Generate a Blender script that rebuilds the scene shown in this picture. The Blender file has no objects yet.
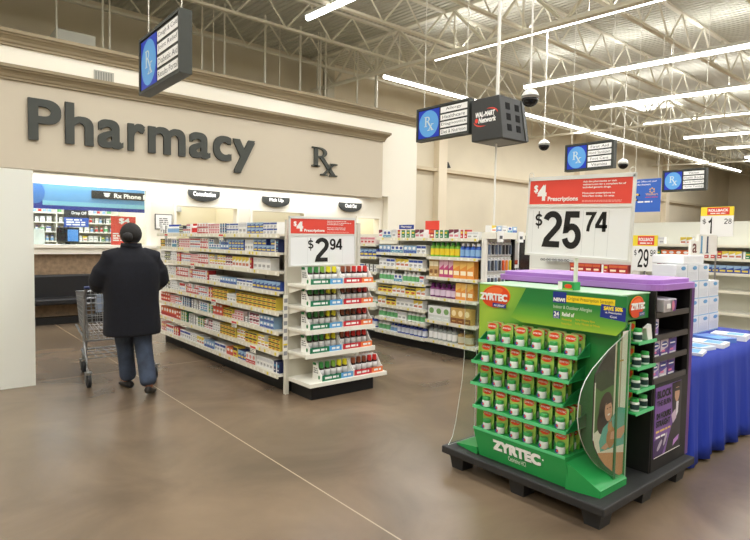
import bpy, bmesh, math, random
from mathutils import Vector, Matrix
random.seed(7)
S = bpy.context.scene
COL = S.collection
PI = math.pi

# ------------------------------------------------------------------ materials
def lin(c):
    r = []
    for v in c[:3]:
        v = v / 255.0
        r.append(v / 12.92 if v <= 0.04045 else ((v + 0.055) / 1.055) ** 2.4)
    return (r[0], r[1], r[2], 1.0)

MATS = {}
def mat(c, rough=0.5, metal=0.0, spec=0.4, bump=0.0, bscale=40.0, var=0.0, vscale=6.0):
    key = (tuple(c), rough, metal, spec, bump, bscale, var, vscale)
    if key in MATS:
        return MATS[key]
    m = bpy.data.materials.new('material_%03d' % len(MATS))
    m.use_nodes = True
    nt = m.node_tree
    b = nt.nodes['Principled BSDF']
    b.inputs['Base Color'].default_value = lin(c)
    b.inputs['Roughness'].default_value = rough
    b.inputs['Metallic'].default_value = metal
    b.inputs['Specular IOR Level'].default_value = spec
    if var or bump:
        tc = nt.nodes.new('ShaderNodeTexCoord')
    if var:
        n = nt.nodes.new('ShaderNodeTexNoise'); n.inputs['Scale'].default_value = vscale; n.inputs['Detail'].default_value = 5
        nt.links.new(tc.outputs['Object'], n.inputs['Vector'])
        r = nt.nodes.new('ShaderNodeValToRGB')
        lo = [max(0, v * (1 - var)) for v in c]; hi = [min(255, v * (1 + var)) for v in c]
        r.color_ramp.elements[0].color = lin(lo); r.color_ramp.elements[1].color = lin(hi)
        r.color_ramp.elements[0].position = 0.3; r.color_ramp.elements[1].position = 0.7
        nt.links.new(n.outputs['Fac'], r.inputs['Fac'])
        nt.links.new(r.outputs['Color'], b.inputs['Base Color'])
    if bump:
        n2 = nt.nodes.new('ShaderNodeTexNoise'); n2.inputs['Scale'].default_value = bscale; n2.inputs['Detail'].default_value = 4
        nt.links.new(tc.outputs['Object'], n2.inputs['Vector'])
        bm_ = nt.nodes.new('ShaderNodeBump'); bm_.inputs['Strength'].default_value = bump; bm_.inputs['Distance'].default_value = 0.01
        nt.links.new(n2.outputs['Fac'], bm_.inputs['Height'])
        nt.links.new(bm_.outputs['Normal'], b.inputs['Normal'])
    MATS[key] = m
    return m

def emis(c, s, name):
    m = bpy.data.materials.new(name); m.use_nodes = True
    nt = m.node_tree; nt.nodes.remove(nt.nodes['Principled BSDF'])
    e = nt.nodes.new('ShaderNodeEmission'); e.inputs['Color'].default_value = lin(c); e.inputs['Strength'].default_value = s
    nt.links.new(e.outputs[0], nt.nodes['Material Output'].inputs[0])
    return m

def clear(name, tint, gloss=0.08, rough=0.02, ior=1.45):
    m = bpy.data.materials.new(name); m.use_nodes = True
    nt = m.node_tree; nt.nodes.remove(nt.nodes['Principled BSDF'])
    t = nt.nodes.new('ShaderNodeBsdfTransparent'); t.inputs['Color'].default_value = tint
    g = nt.nodes.new('ShaderNodeBsdfGlossy'); g.inputs['Roughness'].default_value = rough
    lw = nt.nodes.new('ShaderNodeLayerWeight'); lw.inputs['Blend'].default_value = .5; fr = nt.nodes.new('ShaderNodeMath'); fr.operation = 'POWER'; fr.inputs[1].default_value = 4.0 if ior > 1.3 else 6.0
    nt.links.new(lw.outputs['Facing'], fr.inputs[0])
    ad = nt.nodes.new('ShaderNodeMath'); ad.operation = 'ADD'; ad.use_clamp = True; ad.inputs[1].default_value = gloss
    mx = nt.nodes.new('ShaderNodeMixShader')
    nt.links.new(fr.outputs[0], ad.inputs[0]); nt.links.new(ad.outputs[0], mx.inputs[0])
    nt.links.new(t.outputs[0], mx.inputs[1]); nt.links.new(g.outputs[0], mx.inputs[2])
    nt.links.new(mx.outputs[0], nt.nodes['Material Output'].inputs[0])
    return m

WHITE = mat((238, 236, 228), .45)
WALLW = mat((240, 235, 220), .7, bump=.05)
CREAM = mat((236, 228, 202), .7, bump=.05)
FASCIA = mat((199, 189, 170), .8, bump=.12, bscale=90)
CORN = mat((142, 128, 102), .6, bump=.04)
TAN = mat((218, 208, 185), .8, bump=.08, var=.03, vscale=.5)
CHAR = mat((62, 65, 60), .55)
BLACK = mat((20, 20, 20), .5)
BLACKG = mat((14, 14, 15), .25)
SHELFW = mat((240, 238, 226), .4)
BACKP = mat((216, 212, 198), .6)
STEEL = mat((210, 207, 194), .5)
RED = mat((226, 74, 60), .45)
BLUE = mat((28, 60, 190), .4)
LBLUE = mat((96, 164, 226), .4)
PAPER = mat((245, 245, 242), .5)
INK = mat((18, 18, 18), .5)
YEL = mat((246, 222, 60), .5)
GREEN = mat((42, 148, 76), .35)
DGREEN = mat((30, 120, 62), .4)
LIME = mat((160, 204, 60), .4)
OVAL = mat((226, 74, 34), .35)
NAVY = mat((30, 50, 140), .4)
GREYTXT = mat((120, 120, 118), .5)
CHROME = mat((150, 150, 150), .3, .8)
RUBBER = mat((40, 40, 42), .7)
GLASS = clear('window_glass', (0.93, 0.96, 0.95, 1), .05)
ACRYL = clear('clear_acrylic', (0.93, 0.97, 0.95, 1), .03, .1, 1.15)
TUBE = emis((255, 252, 244), 9.0, 'fluorescent_tube')

# --------------------------------------------------------------- text caching
TXT = {}
def text_geo(s, bold, res=3):
    k = (s, res)
    if k not in TXT:
        cu = bpy.data.curves.new('lettering', 'FONT'); cu.body = s; cu.size = 1.0; cu.offset = 0.0
        cu.resolution_u = res; cu.fill_mode = 'FRONT'
        ob = bpy.data.objects.new('lettering', cu)
        me = bpy.data.meshes.new_from_object(ob)
        v = [(p.co.x, p.co.y) for p in me.vertices]
        f = []
        for p in me.polygons:
            idx = list(p.vertices)
            a = sum(v[idx[i]][0] * v[idx[(i + 1) % len(idx)]][1] - v[idx[(i + 1) % len(idx)]][0] * v[idx[i]][1] for i in range(len(idx)))
            f.append(idx if a > 0 else idx[::-1])
        bpy.data.objects.remove(ob); bpy.data.curves.remove(cu); bpy.data.meshes.remove(me)
        TXT[k] = (v, f)
    return TXT[k]

# --------------------------------------------------------------- mesh builder
def NX(x, y0=0.0, z0=0.0):      # faces -X : u = -Y, v = Z
    return Matrix(((0, 0, -1, x), (-1, 0, 0, y0), (0, 1, 0, z0), (0, 0, 0, 1)))
def NY(y, x0=0.0, z0=0.0):      # faces -Y : u = +X, v = Z
    return Matrix(((1, 0, 0, x0), (0, 0, -1, y), (0, 1, 0, z0), (0, 0, 0, 1)))

class MB:
    def __init__(s, T=None):
        s.v = []; s.f = []; s.mi = []; s.ms = []; s.T = T
    def m(s, mt):
        if mt not in s.ms: s.ms.append(mt)
        return s.ms.index(mt)
    def add(s, vs, fs, mt):
        b = len(s.v); k = s.m(mt)
        for p in vs:
            p = Vector(p)
            s.v.append(s.T @ p if s.T is not None else p)
        flip = s.T is not None and s.T.to_3x3().determinant() < 0
        for f in fs:
            q = [b + i for i in f]
            s.f.append(q[::-1] if flip else q); s.mi.append(k)
        return s
    def hexa(s, p, mt):          # 8 points: bottom ccw then top ccw
        return s.add(p, [(3, 2, 1, 0), (4, 5, 6, 7), (0, 1, 5, 4), (1, 2, 6, 5), (2, 3, 7, 6), (3, 0, 4, 7)], mt)
    def box(s, x0, x1, y0, y1, z0, z1, mt):
        return s.hexa([(x0, y0, z0), (x1, y0, z0), (x1, y1, z0), (x0, y1, z0), (x0, y0, z1), (x1, y0, z1), (x1, y1, z1), (x0, y1, z1)], mt)
    def quad(s, u0, u1, v0, v1, n, mt):
        return s.add([(u0, v0, n), (u1, v0, n), (u1, v1, n), (u0, v1, n)], [(0, 1, 2, 3)], mt)
    def poly(s, pts, n, mt):
        return s.add([(p[0], p[1], n) for p in pts], [list(range(len(pts)))], mt)
    def prism(s, pts, n0, n1, mt, side=None):
        k = len(pts)
        vs = [(p[0], p[1], n0) for p in pts] + [(p[0], p[1], n1) for p in pts]
        s.add(vs, [list(range(k))[::-1], list(range(k, 2 * k))], mt)
        s.add(vs, [(i, (i + 1) % k, k + (i + 1) % k, k + i) for i in range(k)], side or mt)
        return s
    def ellipse(s, cu, cv, ru, rv, n0, n1, mt, seg=28, tilt=0.0):
        pts = []
        for i in range(seg):
            a = 2 * PI * i / seg
            x, y = ru * math.cos(a), rv * math.sin(a)
            pts.append((cu + x * math.cos(tilt) - y * math.sin(tilt), cv + x * math.sin(tilt) + y * math.cos(tilt)))
        return s.poly(pts, n1, mt) if n0 == n1 else s.prism(pts, n0, n1, mt)
    def tube(s, pts, r, mt, n=6, closed=False, caps=True):
        pts = [Vector(p) for p in pts]; k = len(pts); vs = []; fs = []
        rr = r if isinstance(r, (list, tuple)) else [r] * k
        for i, p in enumerate(pts):
            a = pts[(i - 1) % k] if (i > 0 or closed) else p
            b = pts[(i + 1) % k] if (i < k - 1 or closed) else p
            d = (b - a).normalized()
            up = Vector((0, 0, 1)) if abs(d.z) < .9 else Vector((0, 1, 0))
            e1 = d.cross(up).normalized(); e2 = e1.cross(d)
            for j in range(n):
                t = 2 * PI * j / n
                vs.append(p + (e1 * math.cos(t) + e2 * math.sin(t)) * rr[i])
        for i in range(k if closed else k - 1):
            i2 = (i + 1) % k
            for j in range(n):
                j2 = (j + 1) % n
                fs.append((i * n + j, i * n + j2, i2 * n + j2, i2 * n + j))
        if caps and not closed:
            fs.append(list(range(n))[::-1]); fs.append([(k - 1) * n + j for j in range(n)])
        return s.add(vs, fs, mt)
    def lathe(s, prof, mt, n=12, c=(0, 0, 0), sx=1.0, sy=1.0):   # prof (r, z) bottom to top
        vs = []; fs = []; k = len(prof)
        for r, z in prof:
            for j in range(n):
                t = 2 * PI * j / n
                vs.append((c[0] + r * math.cos(t) * sx, c[1] + r * math.sin(t) * sy, c[2] + z))
        for i in range(k - 1):
            for j in range(n):
                j2 = (j + 1) % n
                fs.append((i * n + j, i * n + j2, (i + 1) * n + j2, (i + 1) * n + j))
        fs.append(list(range(n))[::-1]); fs.append([(k - 1) * n + j for j in range(n)])
        return s.add(vs, fs, mt)
    def text(s, t, u0, u1, v0, v1, n, mt, bold=0.0, depth=0.0, res=3, shear=0.0):
        v, f = text_geo(t, 0, res)
        if bold:
            for dx, dy in ((-bold, -bold), (bold, -bold), (-bold, bold), (bold, bold), (0, 0)):
                s._text(t, v, f, dx, dy, bold, u0, u1, v0, v1, n + .00004 * (dx > 0) + .00002 * (dy > 0) + .00008 * (dx == 0), mt, depth, shear)
            return s
        return s._text(t, v, f, 0, 0, 0, u0, u1, v0, v1, n, mt, depth, shear)
    def _text(s, t, v, f, dx, dy, bold, u0, u1, v0, v1, n, mt, depth, shear):
        xs = [p[0] for p in v]; ys = [p[1] for p in v]
        x0, x1, y0, y1 = min(xs) - bold, max(xs) + bold, min(ys) - bold, max(ys) + bold
        k = len(v); v = [(p[0] + dx, p[1] + dy) for p in v]
        P = [(u0 + (p[0] - x0) / (x1 - x0) * (u1 - u0) + shear * (p[1] - y0) / (y1 - y0) * (v1 - v0), v0 + (p[1] - y0) / (y1 - y0) * (v1 - v0)) for p in v]
        if not depth:
            return s.add([(p[0], p[1], n) for p in P], f, mt)
        cnt = {}
        for q in f:
            for i in range(len(q)):
                e = (q[i], q[(i + 1) % len(q)]); cnt[e] = cnt.get(e, 0) + 1
        fs = [[i + k for i in q] for q in f] + [q[::-1] for q in f]
        for (a, b) in cnt:
            if (b, a) not in cnt: fs.append((a, b, b + k, a + k))
        return s.add([(p[0], p[1], n) for p in P] + [(p[0], p[1], n + depth) for p in P], fs, mt)
    def lines(s, u0, u1, v0, v1, rows, n, mt, fill=.55, rag=.25):   # small unreadable print
        h = (v1 - v0) / rows
        for i in range(rows):
            w = (u1 - u0) * (1 - rag * random.random())
            vb = v1 - (i + 1) * h + h * (1 - fill) / 2
            u = u0
            while u < u0 + w - 1e-6:
                l = min(h * random.uniform(1.2, 3.2), u0 + w - u)
                s.quad(u, u + l, vb, vb + h * fill, n, mt); u += l + h * .45
        return s
    def data(s, name, off=None, smooth=False):
        me = bpy.data.meshes.new(name)
        o = off or Vector((0, 0, 0))
        me.from_pydata([tuple(p - o) for p in s.v], [], s.f)
        for mt in s.ms: me.materials.append(mt)
        me.polygons.foreach_set('material_index', s.mi)
        if smooth: me.polygons.foreach_set('use_smooth', [True] * len(s.f))
        me.update()
        return me
    def build(s, name, parent=None, smooth=False, local=False, bevel=0.0, seg=2):
        off = Vector((0, 0, 0))
        if parent is not None and not local:
            q = parent
            while q is not None: off += q.location; q = q.parent
        o = bpy.data.objects.new(name, s.data(name, off, smooth)); COL.objects.link(o)
        if parent is not None: o.parent = parent
        if bevel:
            b = o.modifiers.new('bevel', 'BEVEL'); b.width = bevel; b.segments = seg; b.limit_method = 'ANGLE'; b.angle_limit = .7
        return o

def tag(o, label, cat, group=None, kind=None):
    if label: o['label'] = label
    if cat: o['category'] = cat
    if group: o['group'] = group
    if kind: o['kind'] = kind
    return o
def thing(name, label, cat, loc=(0, 0, 0), group=None, rot=0.0):
    o = bpy.data.objects.new(name, None); COL.objects.link(o)
    o.location = loc; o.rotation_euler = (0, 0, rot); o.empty_display_size = .1
    return tag(o, label, cat, group)
def struct(name, mb, **k):
    o = mb.build(name, **k); o['kind'] = 'structure'; return o
def copy_tree(o, parent=None):
    c = o.copy(); COL.objects.link(c)
    if parent is not None: c.parent = parent
    for ch in list(o.children): copy_tree(ch, c)
    return c
ONES = 'zeroth first second third fourth fifth sixth seventh eighth ninth tenth eleventh twelfth thirteenth fourteenth fifteenth sixteenth seventeenth eighteenth nineteenth'.split()
TENS = {2: 'twenty', 3: 'thirty', 4: 'forty', 5: 'fifty'}
def ordw(n):
    if n < 20: return ONES[n]
    t, u = divmod(n, 10)
    return {2: 'twentieth', 3: 'thirtieth', 4: 'fortieth', 5: 'fiftieth'}[t] if u == 0 else TENS[t] + '-' + ONES[u]

# Rx symbol drawn from strokes with serifs, in a u0..u1, v0..v1 box
def rx(mb, u0, u1, v0, v1, n0, n1, mt):
    W, H = u1 - u0, v1 - v0
    def P(pts):
        q = [(u0 + a * W, v0 + b * H) for a, b in pts]
        ar = sum(q[i][0] * q[(i + 1) % len(q)][1] - q[(i + 1) % len(q)][0] * q[i][1] for i in range(len(q)))
        if ar < 0: q = q[::-1]
        if n0 == n1: mb.poly(q, n1, mt)
        else: mb.prism(q, n0, n1, mt)
    P([(.08, .30), (.22, .30), (.22, 1), (.08, 1)])
    P([(0, .30), (.30, .30), (.30, .35), (0, .35)])
    P([(0, .95), (.22, .95), (.22, 1), (0, 1)])
    prev = None
    for i in range(9):
        a = PI / 2 - PI * i / 8
        cur = ((.30 + .28 * math.cos(a), .815 + .185 * math.sin(a)), (.30 + .15 * math.cos(a), .815 + .125 * math.sin(a)))
        if prev: P([prev[0], cur[0], cur[1], prev[1]])
        prev = cur
    P([(.2, .94), (.31, .94), (.31, 1), (.2, 1)]); P([(.2, .63), (.31, .63), (.31, .69), (.2, .69)])
    P([(.28, .66), (.44, .66), (.94, .03), (.78, .03)])
    P([(.70, 0), (1.0, 0), (1.0, .05), (.70, .05)])
    P([(.82, .44), (.90, .44), (.50, .03), (.41, .03)])
    P([(.72, .42), (1.0, .42), (1.0, .465), (.72, .465)])
    P([(.34, 0), (.60, 0), (.60, .05), (.34, .05)])

# ==================================================================== CAMERA
YAW, PIT, ROL = math.radians(39.9), math.radians(3.0), math.radians(1.0)
fw = Vector((math.sin(YAW), math.cos(YAW), 0)); rt = Vector((math.cos(YAW), -math.sin(YAW), 0)); up = Vector((0, 0, 1))
fw2 = fw * math.cos(PIT) - up * math.sin(PIT); up2 = up * math.cos(PIT) + fw * math.sin(PIT)
rt3 = rt * math.cos(ROL) + up2 * math.sin(ROL); up3 = up2 * math.cos(ROL) - rt * math.sin(ROL)
cd = bpy.data.cameras.new('camera'); cam = bpy.data.objects.new('camera', cd); COL.objects.link(cam)
cd.sensor_width = 36; cd.lens = 559 / 750 * 36; cd.clip_end = 200; cd.clip_start = .05
cam.matrix_world = Matrix(((rt3.x, up3.x, -fw2.x, 0), (rt3.y, up3.y, -fw2.y, 0), (rt3.z, up3.z, -fw2.z, 1.55), (0, 0, 0, 1)))
S.camera = cam

# ============================================================ SETTING : floor
def floor_material():
    m = bpy.data.materials.new('polished_concrete'); m.use_nodes = True; nt = m.node_tree; b = nt.nodes['Principled BSDF']
    L = nt.links.new
    tc = nt.nodes.new('ShaderNodeTexCoord')
    n1 = nt.nodes.new('ShaderNodeTexNoise'); n1.inputs['Scale'].default_value = 1.1; n1.inputs['Detail'].default_value = 8; n1.inputs['Roughness'].default_value = .56; n1.inputs['Distortion'].default_value = .6
    n2 = nt.nodes.new('ShaderNodeTexNoise'); n2.inputs['Scale'].default_value = 5; n2.inputs['Detail'].default_value = 4
    L(tc.outputs['Object'], n1.inputs['Vector']); L(tc.outputs['Object'], n2.inputs['Vector'])
    r = nt.nodes.new('ShaderNodeValToRGB'); e = r.color_ramp.elements
    e[0].position = .3; e[0].color = lin((92, 76, 60)); e[1].position = .75; e[1].color = lin((142, 118, 93))
    x = e.new(.5); x.color = lin((117, 97, 77))
    L(n1.outputs['Fac'], r.inputs['Fac'])
    n3 = nt.nodes.new('ShaderNodeTexNoise'); n3.inputs['Scale'].default_value = .28; n3.inputs['Detail'].default_value = 3; L(tc.outputs['Object'], n3.inputs['Vector'])
    mr = nt.nodes.new('ShaderNodeMapRange'); mr.inputs['From Min'].default_value = .35; mr.inputs['From Max'].default_value = .65; mr.inputs['To Max'].default_value = .6; L(n3.outputs['Fac'], mr.inputs['Value'])
    mx = nt.nodes.new('ShaderNodeMixRGB'); mx.inputs['Color2'].default_value = lin((112, 102, 84)); L(mr.outputs[0], mx.inputs['Fac']); L(r.outputs['Color'], mx.inputs['Color1'])
    hs = nt.nodes.new('ShaderNodeHueSaturation'); hs.inputs['Saturation'].default_value = .95; L(mx.outputs[0], hs.inputs['Color'])
    # sawn joints in a grid
    sp = nt.nodes.new('ShaderNodeSeparateXYZ'); L(tc.outputs['Object'], sp.inputs[0])
    def joint(out, off, step):
        a = nt.nodes.new('ShaderNodeMath'); a.operation = 'SUBTRACT'; a.inputs[1].default_value = off; L(out, a.inputs[0])
        p = nt.nodes.new('ShaderNodeMath'); p.operation = 'PINGPONG'; p.inputs[1].default_value = step / 2; L(a.outputs[0], p.inputs[0])
        c = nt.nodes.new('ShaderNodeMath'); c.operation = 'LESS_THAN'; c.inputs[1].default_value = .005; L(p.outputs[0], c.inputs[0]); return c
    jx = joint(sp.outputs['X'], 1.935, 4.6); jy = joint(sp.outputs['Y'], 6.75, 24)
    ad = nt.nodes.new('ShaderNodeMath'); ad.operation = 'MAXIMUM'; L(jx.outputs[0], ad.inputs[0]); L(jy.outputs[0], ad.inputs[1])
    m2 = nt.nodes.new('ShaderNodeMixRGB'); m2.inputs['Color2'].default_value = lin((168, 150, 124)); 
    L(ad.outputs[0], m2.inputs['Fac']); L(hs.outputs[0], m2.inputs['Color1'])
    L(m2.outputs[0], b.inputs['Base Color'])
    b.inputs['Roughness'].default_value = .27
    b.inputs['Specular IOR Level'].default_value = .5
    return m
FLOORM = floor_material()
struct('floor', MB().box(-7, 46, -9, 15.2, -.2, 0, FLOORM))

# ceiling: sloped metal deck
SL = .042
def zdeck(y): return 7.0 + SL * (y - 10.2)
def deck_material():
    m = bpy.data.materials.new('ribbed_deck'); m.use_nodes = True; nt = m.node_tree; b = nt.nodes['Principled BSDF']; L = nt.links.new
    b.inputs['Base Color'].default_value = lin((196, 194, 180)); b.inputs['Roughness'].default_value = .6
    tc = nt.nodes.new('ShaderNodeTexCoord'); w = nt.nodes.new('ShaderNodeTexWave'); w.bands_direction = 'X'; w.inputs['Scale'].default_value = 2.2
    L(tc.outputs['Object'], w.inputs['Vector']); bp = nt.nodes.new('ShaderNodeBump'); bp.inputs['Distance'].default_value = .05; bp.inputs['Strength'].default_value = .8
    L(w.outputs['Fac'], bp.inputs['Height']); L(bp.outputs[0], b.inputs['Normal'])
    return m
DECK = deck_material()
mb = MB()
# deck with one skylight opening (x 21.4..23.2, y 9.1..11.0)
def deckpiece(x0, x1, y0, y1):
    mb.hexa([(x0, y0, zdeck(y0)), (x1, y0, zdeck(y0)), (x1, y1, zdeck(y1)), (x0, y1, zdeck(y1)), (x0, y0, zdeck(y0) + .1), (x1, y0, zdeck(y0) + .1), (x1, y1, zdeck(y1) + .1), (x0, y1, zdeck(y1) + .1)], DECK)
deckpiece(-7, 21.5, -9, 15.2); deckpiece(23.1, 46, -9, 15.2); deckpiece(21.5, 23.1, -9, 9.15); deckpiece(21.5, 23.1, 11.0, 15.2)
struct('ceiling', mb)
sky = thing('skylight', 'bright square skylight set in the roof deck beyond the fluorescent strips', 'skylight', (22.3, 10.1, 7.05))
MB().box(21.5, 23.1, 9.15, 11.0, 7.07, 7.1, emis((250, 252, 255), 5, 'daylight_panel')).build('lens', sky)
f = MB()
for x in (21.45, 22.27, 23.05): f.box(x, x + .06, 9.1, 11.05, 6.98, 7.05, STEEL)
for y in (9.1, 10.05, 11.0): f.box(21.45, 23.11, y, y + .06, 6.98, 7.05, STEEL)
f.build('frame', sky)

# outer walls of the store
struct('wall_back', MB().box(-7, 46, 15, 15.2, 0, 7.4, TAN))
struct('wall_right', MB().box(46, 46.2, -9, 15.2, 0, 7.4, TAN))
struct('wall_left', MB().box(-7.2, -7, -9, 15.2, 0, 7.4, TAN))
struct('wall_front', MB().box(-7, 46, -9.2, -9, 0, 7.4, TAN))
LEDGE = mat((204, 190, 162), .7)
struct('trim_1', MB().box(11, 46, 14.8, 15, 4.2, 4.32, LEDGE))
k = 2
for x in (15.35, 25.2, 35.0):
    struct('trim_%d' % k, MB().box(x, x + .45, 14.72, 15, 0, 7.2, mat((228, 216, 192), .7))); k += 1
struct('column_steel', MB().box(9.93, 10.2, 14.3, 14.55, 0, 7.1, mat((196, 190, 170), .6)))

# joists along X, girders along Y
STEELW = mat((222, 218, 200), .55)
jb = MB()
for zc in (0, .72):
    jb.box(-7, 46, -.05, .05, zc, zc + .05, STEELW)
x = -7.0; upw = True
while x < 45.4:
    jb.tube([(x, 0, .03 if upw else .74), (x + .62, 0, .74 if upw else .03)], .022, STEELW, 4, caps=False); x += .62; upw = not upw
jd = jb.data('roof_joist')
y = -7.8; 
while y < 14.6:
    o = bpy.data.objects.new('roof_joist', jd); COL.objects.link(o); o.location = (0, y, zdeck(y) - .78); o['kind'] = 'structure'; y += 1.9
for x in (-2.0, 9.85, 21.2, 33.6):
    g = MB()
    def zz(y, h): return zdeck(y) - 1.02 + h
    for h in (0, .95):
        g.hexa([(x - .07, -9, zz(-9, h)), (x + .07, -9, zz(-9, h)), (x + .07, 15, zz(15, h)), (x - .07, 15, zz(15, h)), (x - .07, -9, zz(-9, h + .07)), (x + .07, -9, zz(-9, h + .07)), (x + .07, 15, zz(15, h + .07)), (x - .07, 15, zz(15, h + .07))], STEELW)
    y = -9.0; upw = True
    while y < 14.1:
        g.tube([(x, y, zz(y, .03 if upw else .95)), (x, y + .95, zz(y + .95, .95 if upw else .03))], .04, STEELW, 5, caps=False)
        if upw: g.tube([(x, y + .95, zz(y + .95, .95)), (x, y + .95, zz(y + .95, .03))], .025, STEELW, 4, caps=False)
        y += .95; upw = not upw
    struct('roof_beam', g)

# fluorescent strips (lamps) -------------------------------------------------
HOUS = mat((225, 225, 220), .4)
def zs(y): return 6.2 + SL * (y - 10.2)
SX = [(-4.9, 'overhead fluorescent strip light above the open floor, two strips before the cart'), (-1.1, 'overhead fluorescent strip light above the open floor, one strip before the cart'), (2.7, 'overhead fluorescent strip light above the cart and the long aisle'), (6.55, 'fluorescent strip light ending above the cornice over the wall Rx symbol')] + [(x, '%s crosswise fluorescent strip light beyond the black cube' % o) for x, o in ((10.4, 'first'), (14.2, 'second'), (18.0, 'third'), (21.85, 'fourth'), (25.7, 'fifth'), (29.5, 'sixth'), (33.3, 'seventh'))]
for x, lab in SX:
    t = thing('strip_light', lab, 'light', (x, 1.4, 5.8), 'fluorescent strips across the aisles')
    h = MB(); h.hexa([(x - .07, -7.5, zs(-7.5) + .03), (x + .07, -7.5, zs(-7.5) + .03), (x + .07, 10.2, zs(10.2) + .03), (x - .07, 10.2, zs(10.2) + .03), (x - .05, -7.5, zs(-7.5) + .1), (x + .05, -7.5, zs(-7.5) + .1), (x + .05, 10.2, zs(10.2) + .1), (x - .05, 10.2, zs(10.2) + .1)], HOUS)
    h.build('housing', t)
    y = 10.18
    while y > -7.3:
        y2 = max(y - 2.42, -7.5)
        MB().tube([(x, y, zs(y)), (x, y2 + .04, zs(y2))], .06, TUBE, 8).build('tube', t); y = y2
    for yy in (9.5, 6, 2.5, -1, -4.5): MB().tube([(x, yy, zs(yy) + .1), (x, yy, zdeck(yy) + .02)], .008, STEELW, 4).build('hanger', t)
    ld = bpy.data.lights.new('strip_lamp', 'AREA'); ld.shape = 'RECTANGLE'; ld.size = .12; ld.size_y = 17.6; ld.energy = 320; ld.color = (.985, .99, 1)
    lo = bpy.data.objects.new('strip_lamp', ld); COL.objects.link(lo); lo.location = (x, 1.35, zs(1.35) - .06); lo.rotation_euler = (math.atan(SL), 0, 0)
    l2 = ld.copy(); l2.energy = 135; lo = bpy.data.objects.new('strip_lamp_up', l2); COL.objects.link(lo); lo.location = (x, 1.35, zs(1.35) + .13); lo.rotation_euler = (math.pi + math.atan(SL), 0, 0)
t = thing('strip_light', 'long fluorescent strip light running along the tan rear wall', 'light', (23, 12.4, 6.2), None)
MB().box(10.6, 38, 12.35, 12.47, 6.29, 6.36, HOUS).build('housing', t)
x = 10.6
while x < 37.9:
    MB().tube([(x, 12.41, 6.26), (x + 2.4, 12.41, 6.26)], .06, TUBE, 8).build('tube', t); x += 2.44
ld = bpy.data.lights.new('strip_lamp', 'AREA'); ld.shape = 'RECTANGLE'; ld.size = 27; ld.size_y = .12; ld.energy = 470; ld.color = (.985, .99, 1)
lo = bpy.data.objects.new('strip_lamp', ld); COL.objects.link(lo); lo.location = (24.2, 12.41, 6.2)

# ================================================== SETTING : pharmacy front
mb = MB()       # lower wall at y 11.2 with openings
Y0, Y1 = 11.2, 11.36
ops = [(-1.2, 3.58, 1.38, 2.46), (4.14, 5.45, 1.05, 2.18), (5.82, 7.15, 1.05, 2.16), (8.76, 9.46, 1.05, 2.12)]
xs = [-7] + [v for o in ops for v in o[:2]] + [10.6]
for i in range(0, len(xs), 2): mb.box(xs[i], xs[i + 1], Y0, Y1, 0, 2.7, WALLW)
for x0, x1, z0, z1 in ops:
    mb.box(x0, x1, Y0, Y1, 0, z0, WALLW); mb.box(x0, x1, Y0, Y1, z1, 2.7, WALLW)
struct('wall_pharmacy', mb)
struct('wall_pharmacy_upper', MB().box(-7, 10.6, 11.0, 11.36, 2.7, 4.62, WALLW))
struct('wall_pharmacy_end', MB().box(9.6, 10.6, 11.0, 11.2, 0, 2.7, WALLW).box(10.45, 10.6, 11.36, 15, 0, 4.62, WALLW))
struct('trim_5', MB().box(-7, 9.22, 10.8, 11.0, 2.63, 4.05, FASCIA))
def cornice(name, x1, y, z0, z1, out, back):
    h = z1 - z0
    prof = [(0, 0), (-.25 * out, 0), (-.25 * out, .14 * h), (-.35 * out, .22 * h), (-.42 * out, .38 * h), (-.62 * out, .55 * h), (-.8 * out, .62 * h), (-.85 * out, .72 * h), (-out, .76 * h), (-out, h), (back, h), (back, 0)]
    m = MB(); k = len(prof)
    vs = [(-7, y + p[0], z0 + p[1]) for p in prof] + [(x1 - p[0] * .9 if p[0] < 0 else x1, y + p[0], z0 + p[1]) for p in prof]
    m.add(vs, [list(range(k)), list(range(k, 2 * k))[::-1]] + [(i, k + i, k + (i + 1) % k, (i + 1) % k) for i in range(k)], CORN)
    return struct(name, m)
cornice('trim_6', 9.22, 10.8, 4.03, 4.25, .16, .2)
cornice('trim_7', 10.6, 11.0, 4.62, 4.86, .16, .36)
# window frame, sill, glass
WF = mat((244, 240, 228), .4)
wn = MB()
wn.box(-1.25, 3.64, 11.17, 11.2, 2.44, 2.5, WF); wn.box(3.56, 3.64, 11.17, 11.2, 1.38, 2.44, WF); wn.box(1.0, 1.05, 11.16, 11.24, 1.38, 2.44, WF)
struct('window_1_frame', wn)
struct('window_1_sill', MB().box(-1.3, 3.75, 10.98, 11.2, 1.33, 1.385, WF).box(-1.3, 3.72, 11.03, 11.2, 1.22, 1.33, WF))
struct('window_1_pane', MB().box(-1.2, 3.58, 11.25, 11.258, 1.38, 2.44, GLASS))
for i, (x0, x1, z0, z1) in enumerate(ops[1:]):
    f = MB()
    for a, b_, c, d in ((x0 - .05, x0, z0, z1 + .05), (x1, x1 + .05, z0, z1 + .05), (x0, x1, z1, z1 + .05)): f.box(a, b_, 11.17, 11.2, c, d, WF)
    f.box(x0 - .05, x1 + .05, 11.08, 11.2, z0 - .05, z0, WF)
    struct('window_%d_frame' % (i + 2), f)
BROWN = mat((138, 116, 92), .6, var=.12, vscale=14)
struct('wall_pharmacy_panel', MB().box(-1.3, 3.3, 11.14, 11.2, .0, 1.22, BROWN))
# white post at the near side of the queue
struct('column_white', MB().box(.55, .985, 6.6, 6.95, 0, 2.2, mat((232, 234, 226), .5)))
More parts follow.
